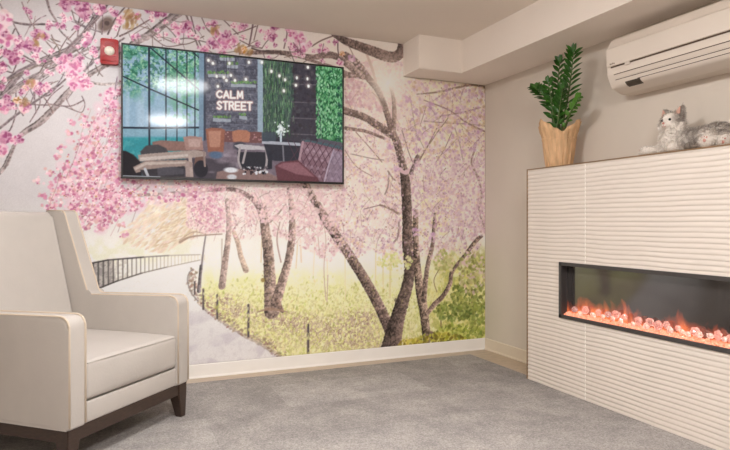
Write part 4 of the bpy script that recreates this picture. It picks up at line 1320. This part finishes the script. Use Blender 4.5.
# bed of small glowing chips
M_chip = mat('ember_chip_glow', (246, 180, 156), rough=.2, var=.4, scale=90, emit=(255, 122, 78), emit_s=.52)
rc = random.Random(21)
bm = bmesh.new()
def rock(bm, c, r, rnd_, sub=1):
    v = bmesh.ops.create_icosphere(bm, subdivisions=sub, radius=1)['verts']
    s = [rnd_.uniform(.75, 1.2) for _ in range(3)]
    rot = Matrix.Rotation(rnd_.uniform(0, 6), 3, Vector((rnd_.uniform(-1, 1), rnd_.uniform(-1, 1), 1)).normalized())
    for q in v:
        k = rnd_.uniform(.82, 1.12)
        q.co = Vector(c) + rot @ Vector((q.co.x * s[0] * r * k, q.co.y * s[1] * r * k, q.co.z * s[2] * r * k))
ZB = OZ0 + .010
for k in range(2200):
    x = rc.uniform(FX + .016, SX - .006); y = rc.uniform(OY0 + .02, OY1 - .02); zp = (x - FX - .016) / .028 * .016
    rock(bm, (x - fo.x, y - fo.y, ZB + zp + rc.uniform(.002, .010) - fo.z), rc.uniform(.004, .0075), rc, 1)
eb = obj('ember_bed', bm, M_chip, fire)
eb['kind'] = 'stuff'
eb['label'] = 'orange bed of small glowing glass chips'


def crystal_mat(name, rgb, em, es):
    m = bpy.data.materials.new(name)
    m.use_nodes = True
    nt = m.node_tree; N = nt.nodes.new; K = nt.links.new
    p = nt.nodes['Principled BSDF']
    p.inputs['Base Color'].default_value = (*L8(rgb), 1)
    p.inputs['Roughness'].default_value = .12
    p.inputs['Transmission Weight'].default_value = .8
    p.inputs['IOR'].default_value = 1.45
    tc = N('ShaderNodeTexCoord'); nz_ = N('ShaderNodeTexVoronoi'); nz_.inputs['Scale'].default_value = 70
    K(tc.outputs['Object'], nz_.inputs['Vector'])
    rp = N('ShaderNodeValToRGB')
    rp.color_ramp.elements[0].color = (*L8(em), 1); rp.color_ramp.elements[1].color = (.16, .03, .02, 1)
    rp.color_ramp.elements[0].position = .15; rp.color_ramp.elements[1].position = .75
    K(nz_.outputs['Distance'], rp.inputs['Fac'])
    K(rp.outputs['Color'], p.inputs['Emission Color'])
    p.inputs['Emission Strength'].default_value = es
    return m


M_cr = [crystal_mat('crystal_pink', (255, 226, 220), (255, 178, 160), .36), crystal_mat('crystal_clear', (252, 236, 228), (255, 220, 204), .42), crystal_mat('crystal_grey', (236, 222, 222), (210, 170, 164), .25)]
ORD = ['first', 'second', 'third', 'fourth', 'fifth', 'sixth', 'seventh', 'eighth', 'ninth', 'tenth', 'eleventh', 'twelfth', 'thirteenth', 'fourteenth', 'fifteenth', 'sixteenth', 'seventeenth', 'eighteenth', 'nineteenth', 'twentieth']
# px, py, radius px, colour (0 pink, 1 clear, 2 grey)
big = [(574.6, 309.5, 3.6, 2), (585, 310, 4.2, 0), (598.4, 312.5, 3.8, 0), (608, 314.5, 3.0, 2), (616.4, 314.6, 3.6, 0), (624.3, 317, 3.6, 0), (638.4, 321, 4.0, 0), (650, 322.4, 4.2, 0), (658, 325.4, 3.8, 0), (666.5, 325, 3.7, 0),
       (678, 328.2, 3.7, 0), (695.5, 331.4, 4.6, 0), (718, 335.4, 4.8, 0), (730, 338.2, 3.6, 0)]
small = [(580, 313.6, 2.4), (593, 315, 2.7), (603, 316.6, 2.4), (613, 318.4, 2.8), (621, 321, 2.6), (633, 324, 2.8), (646.5, 326, 3.1), (670, 329.4, 3.3), (682, 331.8, 2.9), (688, 333.8, 2.8), (699, 334.6, 3.2), (710, 335.9, 3.0), (724.5, 339.2, 2.8)]


def crystal(px, py, rpx, mi, label, x):
    c = at_x(px, py, x)
    r = rpx * x / ray(px, py)[0] * 1.12
    bm = bmesh.new()
    rock(bm, (0, 0, 0), r, rc, 2)
    for v in bm.verts:
        v.co *= rc.uniform(.94, 1.05)
        v.co.x *= .72
    zb = min(v.co.z for v in bm.verts)
    bmesh.ops.translate(bm, verts=bm.verts[:], vec=(0, 0, -zb))
    o = obj('glass_crystal', bm, M_cr[mi])
    o.location = (x, c.y, max(ZB + .015, c.z + zb))
    tag(o, label, 'crystal', 'glass crystals on the ember bed')


for i, (px, py, r, mi) in enumerate(big):
    crystal(px, py, r, mi, '%s glass crystal, %s from the left in the back row of the electric fire' % (('glowing pink', 'glowing white', 'clear grey')[mi], ORD[i]), FX + .0285)
for i, (px, py, r) in enumerate(small):
    crystal(px, py, r, 1, 'small pale glowing crystal, %s from the left in the front row of the electric fire' % ORD[i], FX + .0205)
# ------------------------------------------------------------------ wing armchair
M_leather = mat('cream_leather', (192, 185, 178), rough=.46, var=.03, scale=7, bump=.06, bscale=90)
M_piping = mat('cream_piping', (208, 192, 172), rough=.45, var=.04)
M_dark = mat('dark_wood', (62, 47, 39), rough=.35, var=.25, scale=10, stretch=(4, 4, 22))
CW = .818
ch = thing('armchair', 'cream leather wing armchair with piped edges and dark wooden legs', 'armchair', (-.166, 2.708, .006), math.radians(48.0))
GZ = .006
AT = .098
side = [(0, .186), (.0, .657), (.595, .644), (.768, 1.113), (.925, 1.113), (.865, .186)]
sideo = rounded(side, [.012, .055, .05, .03, .03, .012], 7)
NS = len(sideo)


def leather_panel(bm, outline, x0, x1, bev=.014):
    prism(bm, outline, x0, x1, axis='x', bevel=bev, seg=4)


def outline_path(front_only=True):
    """edge line from the foot of the front, over the arm and up the wing to its top."""
    pts = [p for p in sideo]
    i0 = max(i for i, p in enumerate(pts) if p[1] < .21 and p[0] < .02)
    seq = []
    for i in range(i0, NS):
        seq.append(pts[i])
        if pts[i][0] > .885:
            break
    return seq


path_ = outline_path()
for x0, lab in ((0, 1), (CW - AT, 2)):
    bm = bmesh.new()
    leather_panel(bm, [(p, q - GZ) for p, q in sideo], x0, x0 + AT)
    arm = obj('arm', bm, M_leather, ch, True, 35)
    for xx in (x0 + .006, x0 + AT - .006):
        bm = bmesh.new()
        tube(bm, [(xx, p + (-.001 if q < .6 else .001 if p > .5 else 0), q - GZ + .001) for p, q in path_], .0052, 8)
        obj('piping', bm, M_piping, arm, True)

# seat cushion: crowned box
def cushion(x0, y0, z0, x1, y1, z1, crown, bev, nx=14, ny_=14, front_bulge=.0):
    bm = bmesh.new()
    box(bm, x0, y0, z0, x1, y1, z1)
    bmesh.ops.bevel(bm, geom=bm.edges[:], offset=bev, segments=4, profile=.55, affect='EDGES')
    bmesh.ops.triangulate(bm, faces=[f for f in bm.faces if len(f.verts) > 4])
    for k in range(nx):
        xx = x0 + bev + (x1 - x0 - 2 * bev) * k / (nx - 1)
        bmesh.ops.bisect_plane(bm, geom=bm.verts[:] + bm.edges[:] + bm.faces[:], plane_co=(xx, 0, 0), plane_no=(1, 0, 0))
    for k in range(ny_):
        yy = y0 + bev + (y1 - y0 - 2 * bev) * k / (ny_ - 1)
        bmesh.ops.bisect_plane(bm, geom=bm.verts[:] + bm.edges[:] + bm.faces[:], plane_co=(0, yy, 0), plane_no=(0, 1, 0))
    for k in range(1, 5):
        zz = z0 + (z1 - z0) * k / 5
        bmesh.ops.bisect_plane(bm, geom=bm.verts[:] + bm.edges[:] + bm.faces[:], plane_co=(0, 0, zz), plane_no=(0, 0, 1))
    for v in bm.verts:
        u = (v.co.x - (x0 + x1) / 2) / ((x1 - x0) / 2); w = (v.co.y - (y0 + y1) / 2) / ((y1 - y0) / 2)
        g = max(0, 1 - u ** 4) * max(0, 1 - w ** 4)
        t = (v.co.z - z0) / (z1 - z0)
        v.co.z += crown * g * max(0, t) + random.uniform(-.0006, .0006)
        if v.co.y < y0 + bev * 1.5:
            v.co.y -= front_bulge * max(0, 1 - u * u) * math.sin(math.pi * min(1, max(0, t)))
    return bm


bm = cushion(AT - .004, .004, .284 - GZ, CW - AT + .004, .76, .452 - GZ, .022, .022, front_bulge=.012)
sc_ = obj('seat_cushion', bm, M_leather, ch, True, 60)
bm = bmesh.new()
tube(bm, [(AT + .012 + (CW - 2 * AT - .024) * k / 20, .0065 - .004 * math.sin(math.pi * k / 20), .444 - GZ + .002 * math.sin(math.pi * k / 20)) for k in range(21)], .0028, 6)
obj('seam', bm, M_leather, sc_, True)
bm = bmesh.new()
box(bm, AT - .003, .010, .187 - GZ, CW - AT + .003, .05, .279 - GZ, .008, 3)
box(bm, AT - .003, .05, .187 - GZ, CW - AT + .003, .80, .275 - GZ)
obj('front_apron', bm, M_leather, ch, True, 40)
# piping down the inner edges of the arm fronts is part of the arms; back cushion leans between the wings
bo = rounded([(.668, .43), (.846, 1.106), (.912, 1.106), (.86, .43)], [.03, .035, .02, .02], 6)
bm = bmesh.new()
prism(bm, [(p, q - GZ) for p, q in bo], AT + .005, CW - AT - .005, axis='x', bevel=.022, seg=4)
for v in bm.verts:
    u = (v.co.x - CW / 2) / (CW / 2 - AT)
    if v.co.y < .86 and abs(u) < .9:
        pass
obj('backrest', bm, M_leather, ch, True, 40)
bm = bmesh.new()
prism(bm, [(p, q - GZ) for p, q in [(.850, .187), (.905, 1.107), (.930, 1.107), (.875, .187)]], AT - .002, CW - AT + .002, axis='x', bevel=.008)
obj('back_panel', bm, M_leather, ch, True, 40)
# dark base frame and tapered legs
bm = bmesh.new()
box(bm, .012, .014, .128 - GZ, CW - .012, .048, .187 - GZ, .003)
box(bm, .012, .815, .128 - GZ, CW - .012, .845, .187 - GZ, .003)
box(bm, .012, .048, .128 - GZ, .044, .815, .187 - GZ, .003)
box(bm, CW - .044, .048, .128 - GZ, CW - .012, .815, .187 - GZ, .003)
obj('base_frame', bm, M_dark, ch)
for lx, sx in ((.006, 1), (CW - .006, -1)):
    for ly, sy in ((.008, 1), (.850, -1)):
        bm = bmesh.new()
        top_ = [(lx, ly), (lx + sx * .066, ly), (lx + sx * .066, ly + sy * .066), (lx, ly + sy * .066)]
        bot_ = [(lx + sx * .004, ly + sy * .004), (lx + sx * .042, ly + sy * .004), (lx + sx * .042, ly + sy * .042), (lx + sx * .004, ly + sy * .042)]
        if sy < 0:
            bot_ = [(x, y + .03) for x, y in bot_]
        a = [bm.verts.new((x, y, .1865 - GZ)) for x, y in top_]
        m_ = [bm.verts.new((x, y, .128 - GZ)) for x, y in top_]
        b = [bm.verts.new((x, y, 0)) for x, y in bot_]
        for r0, r1 in ((a, m_), (m_, b)):
            for k in range(4):
                bm.faces.new((r0[k], r0[(k + 1) % 4], r1[(k + 1) % 4], r1[k]))
        bm.faces.new(a); bm.faces.new(b[::-1])
        bmesh.ops.bevel(bm, geom=[e for e in bm.edges if abs(e.verts[0].co.z - e.verts[1].co.z) > .01], offset=.003, segments=2, affect='EDGES')
        obj('leg', bm, M_dark, ch)
# ------------------------------------------------------------------ wall air conditioner
M_ac = mat('ac_plastic', (228, 216, 203), rough=.42, var=.015, scale=4)
M_gap = mat('ac_dark_gap', (88, 70, 54), rough=.7, var=.1)
M_disp = mat('ac_display', (74, 66, 58), rough=.3, var=.3, scale=50)
M_logo = mat('ac_lettering', (140, 122, 104), rough=.6)
AY1, AL = 2.585, .86
ZA = 1.795
ac = thing('air_conditioner', 'cream wall air conditioner unit mounted high above the fireplace', 'air conditioner', (XR - .0008, AY1 - AL / 2, ZA))
# local x: distance from wall is -x, local y along wall, z up from the underside
bodyp = rounded([(0, 0), (-.09, 0), (-.165, .030), (-.198, .100), (-.198, .252), (-.165, .312), (0, .312)], [.0, .03, .05, .03, .012, .02, .0], 6)
bm = bmesh.new()
prism(bm, bodyp, -AL / 2, AL / 2, axis='y', bevel=.022, seg=5)
obj('body', bm, M_ac, ac, True, 40)
pan = rounded([(-.192, .1445), (-.2085, .1445), (-.2085, .246), (-.198, .256), (-.192, .256)], [.0, .006, .008, .004, 0], 5)
bm = bmesh.new()
prism(bm, pan, -AL / 2 + .004, AL / 2 - .004, axis='y', bevel=.005, seg=3)
fpn = obj('front_panel', bm, M_ac, ac, True, 40)
bm = bmesh.new()
box(bm, -.2015, -AL / 2 + .05, .137, -.190, .265, .1442)
box(bm, -.2015, .300, .137, -.190, AL / 2 - .028, .1442)
obj('panel_gap', bm, M_gap, ac)
bm = bmesh.new(); box(bm, -.2075, .266, .128, -.195, .299, .150, .004, 3)
obj('latch', bm, M_ac, ac, True, 40)
# louvers below: two curved flaps with dark slots
def on_curve(z):
    pts = sorted([(q, p) for p, q in bodyp if q < .2 and p < -.05])
    return float(np.interp(z, [a for a, b in pts], [b for a, b in pts]))
for zz, hh_ in ((.094, .0050), (.066, .0056), (.046, .0090)):
    bm = bmesh.new()
    x_ = on_curve(zz)
    y1_ = AL / 2 - .045 if zz > .05 else AL / 2 - .19
    box(bm, x_ - .0016, -AL / 2 + .05, zz, x_ + .012, y1_, zz + hh_, .0008)
    obj('louver_slot', bm, M_gap, ac)
for z0_, z1_ in ((.073, .0925),):
    bm = bmesh.new()
    xs0, xs1 = on_curve(z0_), on_curve(z1_)
    prism(bm, [(xs0 - .0028, z0_ + .001), (xs1 - .0028, z1_), (xs1 + .004, z1_), (xs0 + .004, z0_ + .001)], -AL / 2 + .05, AL / 2 - .048, axis='y', bevel=.001)
    obj('louver', bm, M_ac, ac)
bm = bmesh.new()
za, zb_ = .020, .046
xa_, xb_ = on_curve(za), on_curve(zb_)
zz_ = [za + (zb_ - za) * k / 6 for k in range(7)]
prism(bm, [(on_curve(q) - .0022, q) for q in zz_] + [(on_curve(q) + .004, q) for q in zz_[::-1]], AL / 2 - .205, AL / 2 - .105, axis='y', bevel=.001)
obj('display', bm, M_disp, ac)
# the small maker's lettering: too small to read in the photo, kept as a row of fine strokes
bm = bmesh.new()
yy = AL / 2 - .028
for w_, hgt in ((.006, .009), (.005, .006), (.002, .008), (.005, .009), (.002, .007), (.005, .006)):
    box(bm, -.2092, yy - w_, .154, -.2080, yy, .154 + hgt)
    yy -= w_ + .0022
obj('lettering', bm, M_logo, fpn)
# ------------------------------------------------------------------ potted plant in a paper wrap
PX_, PY_ = 2.672, at_x(559, 140, 2.672).y
plant = thing('potted_plant', 'green leafy plant in a tan paper wrapped pot on the fireplace ledge', 'potted plant', (PX_, PY_, FZ), 0)
M_wrap = mat('tan_paper', (212, 172, 130), rough=.7, var=.16, scale=9, stretch=(6, 6, 1.4), bump=.25, bscale=30)
M_soil = mat('soil', (46, 34, 26), rough=.95, var=.4, scale=60)
M_stem = mat('plant_stem', (72, 96, 44), rough=.5, var=.2, scale=30)
M_leaf = mat('plant_leaf', (46, 90, 28), rough=.3, var=.55, scale=34)
M_leaf2 = mat('plant_leaf_young', (74, 124, 34), rough=.3, var=.25, scale=22)
rp_ = random.Random(9)
n = 96
bm = bmesh.new()
levels = [0, .02, .06, .10, .14, .175, .182, .19, .22, .26, 1.0]
prof_r = [.086, .092, .098, .103, .108, .112, .1155, .1125, .121, .134, .147]


def rim(a):
    """height of the torn paper edge: four points and valleys."""
    d = ((a - 4.12) / (2 * math.pi / 3)) % 1.0
    d = min(d, 1 - d) * 2
    return .222 + .088 * d + .004 * math.sin(13 * a) + .003 * math.sin(23 * a + 1)


rings = []
for li, (z, r) in enumerate(zip(levels, prof_r)):
    ring = []
    for k in range(n):
        a = 2 * math.pi * k / n
        zz = z if li < len(levels) - 2 else (rim(a) if z == 1.0 else .19 + (rim(a) - .19) * .5)
        pleat = .0022 * math.sin(17 * a + z * 9) + .0015 * math.sin(29 * a - z * 12)
        flare = .004 * max(0, (zz - .24) / .07)
        rr = r * .93 + pleat
        if li >= len(levels) - 2:
            rr = .107 + (zz - .19) * .27 + pleat * 1.4
        ring.append(bm.verts.new((rr * math.cos(a), rr * math.sin(a), zz)))
    rings.append(ring)
for a_, b_ in zip(rings, rings[1:]):
    for k in range(n):
        bm.faces.new((a_[k], a_[(k + 1) % n], b_[(k + 1) % n], b_[k]))
bm.faces.new(rings[0][::-1])
o = obj('pot_wrap', bm, M_wrap, plant, True, 28)
s_ = o.modifiers.new('paper', 'SOLIDIFY'); s_.thickness = .002; s_.offset = -1
bm = disc_lathe(bmesh.new(), [(.09, .17), (.105, .215), (.05, .222)], 32)
obj('soil', bm, M_soil, plant, True)


def leaf_mesh(bm, base, d, nrm, L_, W_):
    """a folded, pointed oval leaflet."""
    d = d.normalized(); sx = d.cross(nrm).normalized(); nrm = sx.cross(d).normalized()
    prof_ = [(0, .06), (.12, .42), (.3, .86), (.5, 1.0), (.7, .82), (.86, .46), (.96, .16), (1, .0)]
    mid = []; lft = []; rgt = []
    for t, w in prof_:
        c = base + d * (L_ * t) - nrm * (.10 * L_ * t * t)
        mid.append(bm.verts.new(c))
        if 0 < w:
            lft.append(bm.verts.new(c + sx * (W_ * .5 * w) + nrm * (W_ * .16 * w)))
            rgt.append(bm.verts.new(c - sx * (W_ * .5 * w) + nrm * (W_ * .16 * w)))
    for i in range(len(prof_) - 1):
        if i + 1 < len(lft):
            bm.faces.new((mid[i], mid[i + 1], lft[i + 1], lft[i])); bm.faces.new((rgt[i], rgt[i + 1], mid[i + 1], mid[i]))
        else:
            bm.faces.new((mid[i], mid[i + 1], lft[i])); bm.faces.new((rgt[i], mid[i + 1], mid[i]))


def frond(pix, xs, nl, L_, W_, m, spread=.86, face=(-.8, -.55, .25), start=.12, base=None):
    """pix: photo pixels along the stem; xs: wall-distance plane (world x) for each."""
    P3 = [at_x(px, py, x) - Vector((PX_, PY_, FZ)) for (px, py), x in zip(pix, xs)]
    P3[0] = Vector(base) if base else P3[0]
    q = []
    for i in range(len(P3) - 1):
        p0 = P3[max(i - 1, 0)]; p1 = P3[i]; p2 = P3[i + 1]; p3 = P3[min(i + 2, len(P3) - 1)]
        for k in range(8):
            t = k / 8
            q.append(.5 * (2 * p1 + (p2 - p0) * t + (2 * p0 - 5 * p1 + 4 * p2 - p3) * t * t + (3 * p1 - p0 - 3 * p2 + p3) * t ** 3))
    q.append(P3[-1])
    bm = bmesh.new()
    N = len(q)
    tube(bm, q, [.0065 * (1 - i / N) + .0018 for i in range(N)], 8)
    st = obj('frond', bm, M_stem, plant, True)
    bm = bmesh.new()
    fn = Vector(face).normalized()
    for k in range(nl):
        t = start + (1 - start) * (k + .5) / nl
        f = t * (N - 1); i = min(int(f), N - 2)
        p = q[i].lerp(q[i + 1], f - i)
        tg = (q[i + 1] - q[max(i - 1, 0)]).normalized()
        sd_ = tg.cross(fn).normalized()
        s = 1 if k % 2 else -1
        lean = .62 + .35 * t
        d = (sd_ * s * spread + tg * lean + fn * rp_.uniform(-.05, .30)).normalized()
        ll = L_ * (1 - .35 * t ** 3) * rp_.uniform(.88, 1.1) * (.7 + .3 * min(1, (t - start) / .25))
        leaf_mesh(bm, p, d, (fn + sd_ * s * -.35 + Vector((rp_.uniform(-.2, .2), rp_.uniform(-.2, .2), .3))).normalized(), ll, W_ * rp_.uniform(.9, 1.1))
    for s in (-.3, .35):
        leaf_mesh(bm, q[-1], (q[-1] - q[-4]).normalized() + Vector((0, s, 0)) * .6, fn, L_ * .62, W_ * .8)
    lv = obj('leaflets', bm, m, st, True)
    return st


SB = .20
frond([(562, 130), (567, 102), (571, 76), (573.5, 53)], [2.67, 2.655, 2.63, 2.60], 25, .100, .030, M_leaf, base=(-.005, -.015, SB))
frond([(556, 130), (551, 108), (543, 95), (535, 88)], [2.66, 2.62, 2.585, 2.565], 21, .086, .032, M_leaf, face=(-.75, -.5, .5), base=(-.02, .02, SB))
frond([(559, 130), (558, 104), (558, 82), (560, 62)], [2.68, 2.69, 2.69, 2.675], 21, .080, .032, M_leaf, base=(.01, .0, SB))
frond([(563, 130), (570, 114), (576, 104), (579, 97)], [2.67, 2.64, 2.62, 2.605], 13, .054, .027, M_leaf2, base=(0, -.03, SB))
frond([(557, 130), (553, 112), (551, 98), (548, 82)], [2.65, 2.62, 2.60, 2.59], 18, .074, .029, M_leaf, base=(-.03, .0, SB))
frond([(560, 130), (559, 114), (561, 100), (563, 88)], [2.65, 2.63, 2.61, 2.59], 18, .070, .028, M_leaf, base=(-.035, -.01, SB))
# ------------------------------------------------------------------ plush cat lying on the ledge
# local axes: u runs along the ledge to the right of the photo (-Y), v out into the room (-X), z up
CX_, CY_ = 2.690, 2.185
cat = thing('toy_cat', 'fluffy grey and white toy cat lying on the fireplace ledge', 'toy cat', (CX_, CY_, FZ))


def cv(u, v, z):
    return Vector((-v, -u, z))


ELL = [  # centre, radii
    ((0.000, .018, .170), (.054, .052, .050)), ((-.030, .030, .152), (.030, .030, .028)), ((.030, .030, .152), (.030, .030, .028)), ((-.002, .060, .150), (.024, .020, .018)),
    ((.012, .012, .095), (.058, .052, .068)), ((.000, .030, .070), (.056, .048, .062)), ((.052, .022, .135), (.030, .030, .034)), ((.090, .000, .064), (.085, .055, .055)), ((.170, -.003, .064), (.085, .058, .058)), ((.235, -.002, .068), (.066, .060, .062)),
    ((-.045, .040, .030), (.050, .026, .026)), ((-.090, .062, .026), (.040, .027, .025)), ((-.120, .070, .026), (.034, .028, .026)), ((.054, .074, .028), (.036, .036, .028)), ((.040, .040, .040), (.034, .040, .036)),
    ((.240, .060, .052), (.046, .032, .048)), ((.240, .080, .046), (.042, .026, .045)), ((.318, .064, .030), (.033, .032, .030)), ((.275, .030, .045), (.040, .040, .044)),
    ((.300, -.030, .030), (.040, .025, .024)), ((.255, -.055, .024), (.050, .022, .020)),
]
bm = bmesh.new()
for c, r in ELL:
    v = bmesh.ops.create_icosphere(bm, subdivisions=3, radius=1)['verts']
    for q in v:
        p = cv(q.co.x * r[0] + c[0], q.co.y * r[1] + c[1], q.co.z * r[2] + c[2])
        q.co = Vector((p.x, p.y, max(p.z, .0015)))
# ears
for u, tip, base in ((-.034, (-.050, .016, .250), (.026, .016)), (.036, (.058, .012, .256), (.030, .018))):
    vs_ = []
    for k in range(10):
        a = 2 * math.pi * k / 10
        vs_.append(bm.verts.new(cv(u + base[0] * math.cos(a), (.016) + base[1] * math.sin(a), .196 + .006 * math.cos(a) * (-1 if u > 0 else 1))))
    tp = bm.verts.new(cv(*tip))
    for k in range(10):
        bm.faces.new((vs_[k], vs_[(k + 1) % 10], tp))
    bm.faces.new(vs_[::-1])
bmesh.ops.recalc_face_normals(bm, faces=bm.faces[:])
tmp_me = bpy.data.meshes.new('toy_body_form')
bm.to_mesh(tmp_me); bm.free()
tmp = bpy.data.objects.new('toy_body_form', tmp_me)
COL.objects.link(tmp)
rm = tmp.modifiers.new('r', 'REMESH'); rm.mode = 'VOXEL'; rm.voxel_size = .0045
sm_ = tmp.modifiers.new('s', 'SMOOTH'); sm_.factor = .6; sm_.iterations = 4
dg = bpy.context.evaluated_depsgraph_get()
dg.update()
cat_me = bpy.data.meshes.new_from_object(tmp.evaluated_get(dg))
bpy.data.objects.remove(tmp)
cat_me.name = 'body'
nv = len(cat_me.vertices)
co = np.empty(nv * 3); cat_me.vertices.foreach_get('co', co); co = co.reshape(-1, 3)
no = np.array([v.normal[:] for v in cat_me.vertices])
cn = np.random.default_rng(2)


def cat_colour(P):
    u, v, z = -P[:, 1], -P[:, 0], P[:, 2]
    white = np.array((238, 229, 220.)); grey = np.array((194, 184, 175.)); dark = np.array((148, 139, 131.)); pink = np.array((226, 176, 160.))
    g = np.zeros(len(P))
    # body and back of head are grey
    g = np.maximum(g, smooth(.062, .105, u) * 1.0)
    headtop = smooth(.168, .185, z) * (1 - smooth(.000, .018, np.abs(u + .004) - .004))
    side = smooth(.022, .036, np.abs(u)) * smooth(.150, .165, z)
    g = np.maximum(g, np.where(z > .125, np.maximum(side, smooth(.016, -.014, v)), 0))
    g = np.maximum(g, np.where(z > .215, 1.0, 0))
    g = np.maximum(g, smooth(-.01, -.04, v) * .8)
    # paws, chest and muzzle white
    paw = (np.exp(-(((u + .10) / .06) ** 2 + ((z - .02) / .04) ** 2)) + np.exp(-(((u - .054) / .040) ** 2 + ((v - .075) / .04) ** 2 + ((z - .02) / .04) ** 2))
           + np.exp(-(((u - .240) / .052) ** 2 + ((v - .082) / .036) ** 2 + ((z - .04) / .05) ** 2)) + np.exp(-(((u - .318) / .040) ** 2 + ((v - .07) / .04) ** 2 + ((z - .02) / .04) ** 2)))
    g = g * (1 - np.clip(paw * 1.5, 0, 1))
    st = np.sin(u * 210 + 2.2 * np.sin(z * 60 + v * 40) + v * 60) * .5 + .5
    st = smooth(.45, .8, st) * np.clip(g, 0, 1) * np.where(u > .05, 1, .55)
    c = white * (1 - g[:, None]) + grey * g[:, None]
    c = c * (1 - st[:, None] * .6) + dark * st[:, None] * .6
    return c


def set_attr(me, c):
    at = me.attributes.new('print', 'FLOAT_COLOR', 'POINT')
    d = np.ones((len(c), 4)); d[:, :3] = lin(np.clip(c / 255., 0, 1))
    at.data.foreach_set('color', d.ravel().astype(np.float32))


set_attr(cat_me, cat_colour(co))
M_fur = attr_mat('toy_fur', rough=.95, spec=.1)
body = obj('body', cat_me, M_fur, cat, True)
# fur: short tapered tufts over the body, one mesh
eye_uvz = [(-.0215, .064, .176), (.0215, .064, .176)]
NF = 19000
pick = cn.integers(0, nv, NF)
V = np.empty((NF * 4, 3)); Cc = np.empty((NF * 4, 3))
bc = cat_colour(co[pick] + cn.normal(0, .004, (NF, 3)))
keep = []
k = 0
for i in range(NF):
    p = co[pick[i]]; nn = no[pick[i]]
    if nn[2] < -.6 or p[2] < .004: continue
    u, v, z = -p[1], -p[0], p[2]
    face = z > .135 and v > .045 and abs(u) < .042
    L_ = cn.uniform(.004, .007) if face else cn.uniform(.009, .021)
    if z < .06 and (u < -.05 or v > .07): L_ *= .55
    flow = np.array((0, -.5, -.35)) + cn.normal(0, .35, 3)
    d = nn * .75 + flow * .6; d /= np.linalg.norm(d)
    sd_ = np.cross(d, nn + cn.normal(0, .3, 3)); sd_ /= np.linalg.norm(sd_) + 1e-9
    w = cn.uniform(.0008, .0016)
    mid = p + d * L_ * .55
    tip = p + d * L_ + np.array((0, 0, -.12 * L_))
    if tip[2] < .001: continue
    V[k * 4:k * 4 + 4] = (p - sd_ * w, p + sd_ * w, mid + sd_ * w * .7, tip)
    Cc[k * 4:k * 4 + 4] = np.clip(bc[i] * cn.uniform(.86, 1.12), 0, 250)
    k += 1
me = bpy.data.meshes.new('fur')
me.from_pydata(V[:k * 4].tolist(), [], [(4 * i, 4 * i + 1, 4 * i + 2, 4 * i + 3) for i in range(k)])
set_attr(me, Cc[:k * 4])
fur = obj('fur', me, M_fur, cat)
fur['kind'] = 'stuff'
M_eye = mat('toy_eye', (38, 40, 34), rough=.08, var=.2)
M_nose = mat('toy_nose', (206, 142, 128), rough=.6)
M_earin = mat('ear_lining', (214, 168, 150), rough=.85, var=.08)
for u, v, z in eye_uvz:
    bm = bmesh.new()
    bmesh.ops.create_uvsphere(bm, u_segments=16, v_segments=10, radius=.0072, matrix=Matrix.Translation(cv(u, v - .001, z)))
    obj('eye', bm, M_eye, body, True)
bm = bmesh.new()
bmesh.ops.create_uvsphere(bm, u_segments=12, v_segments=8, radius=.0062, matrix=Matrix.Translation(cv(-.002, .081, .158)))
obj('nose', bm, M_nose, body, True)
bm = bmesh.new()
tube(bm, [cv(-.014, .076, .143), cv(-.007, .081, .140), cv(-.002, .082, .146), cv(.003, .081, .140), cv(.010, .076, .143)], .0015, 6)
obj('mouth', bm, M_nose, body, True)
for u, tip in ((-.034, (-.048, .031, .238)), (.039, (.054, .029, .243))):
    bm = bmesh.new()
    a, b_, c, d = cv(u - .017, .036, .203), cv(u + .019, .036, .203), cv(*tip), cv(u, .021, .215)
    f = [bm.verts.new(x) for x in (a, b_, c)]
    g_ = [bm.verts.new(x + Vector((.004, 0, 0))) for x in (a, b_, c)]
    bm.faces.new(f); bm.faces.new(g_[::-1])
    for i in range(3):
        bm.faces.new((f[i], g_[i], g_[(i + 1) % 3], f[(i + 1) % 3]))
    obj('ear_lining', bm, M_earin, body)
for c in ((-.142, .084, .027), (.244, .107, .044), (.326, .094, .028)):
    bm = bmesh.new()
    for du, dz, r in ((0, -.006, .009), (-.011, .008, .0045), (0, .011, .0045), (.011, .008, .0045)):
        m4 = Matrix.Translation(cv(c[0] + du, c[1] - .004, c[2] + dz)) @ Matrix.Diagonal((.55, 1, 1, 1))
        bmesh.ops.create_uvsphere(bm, u_segments=10, v_segments=8, radius=r, matrix=m4)
    obj('paw_pad', bm, M_nose, body, True)
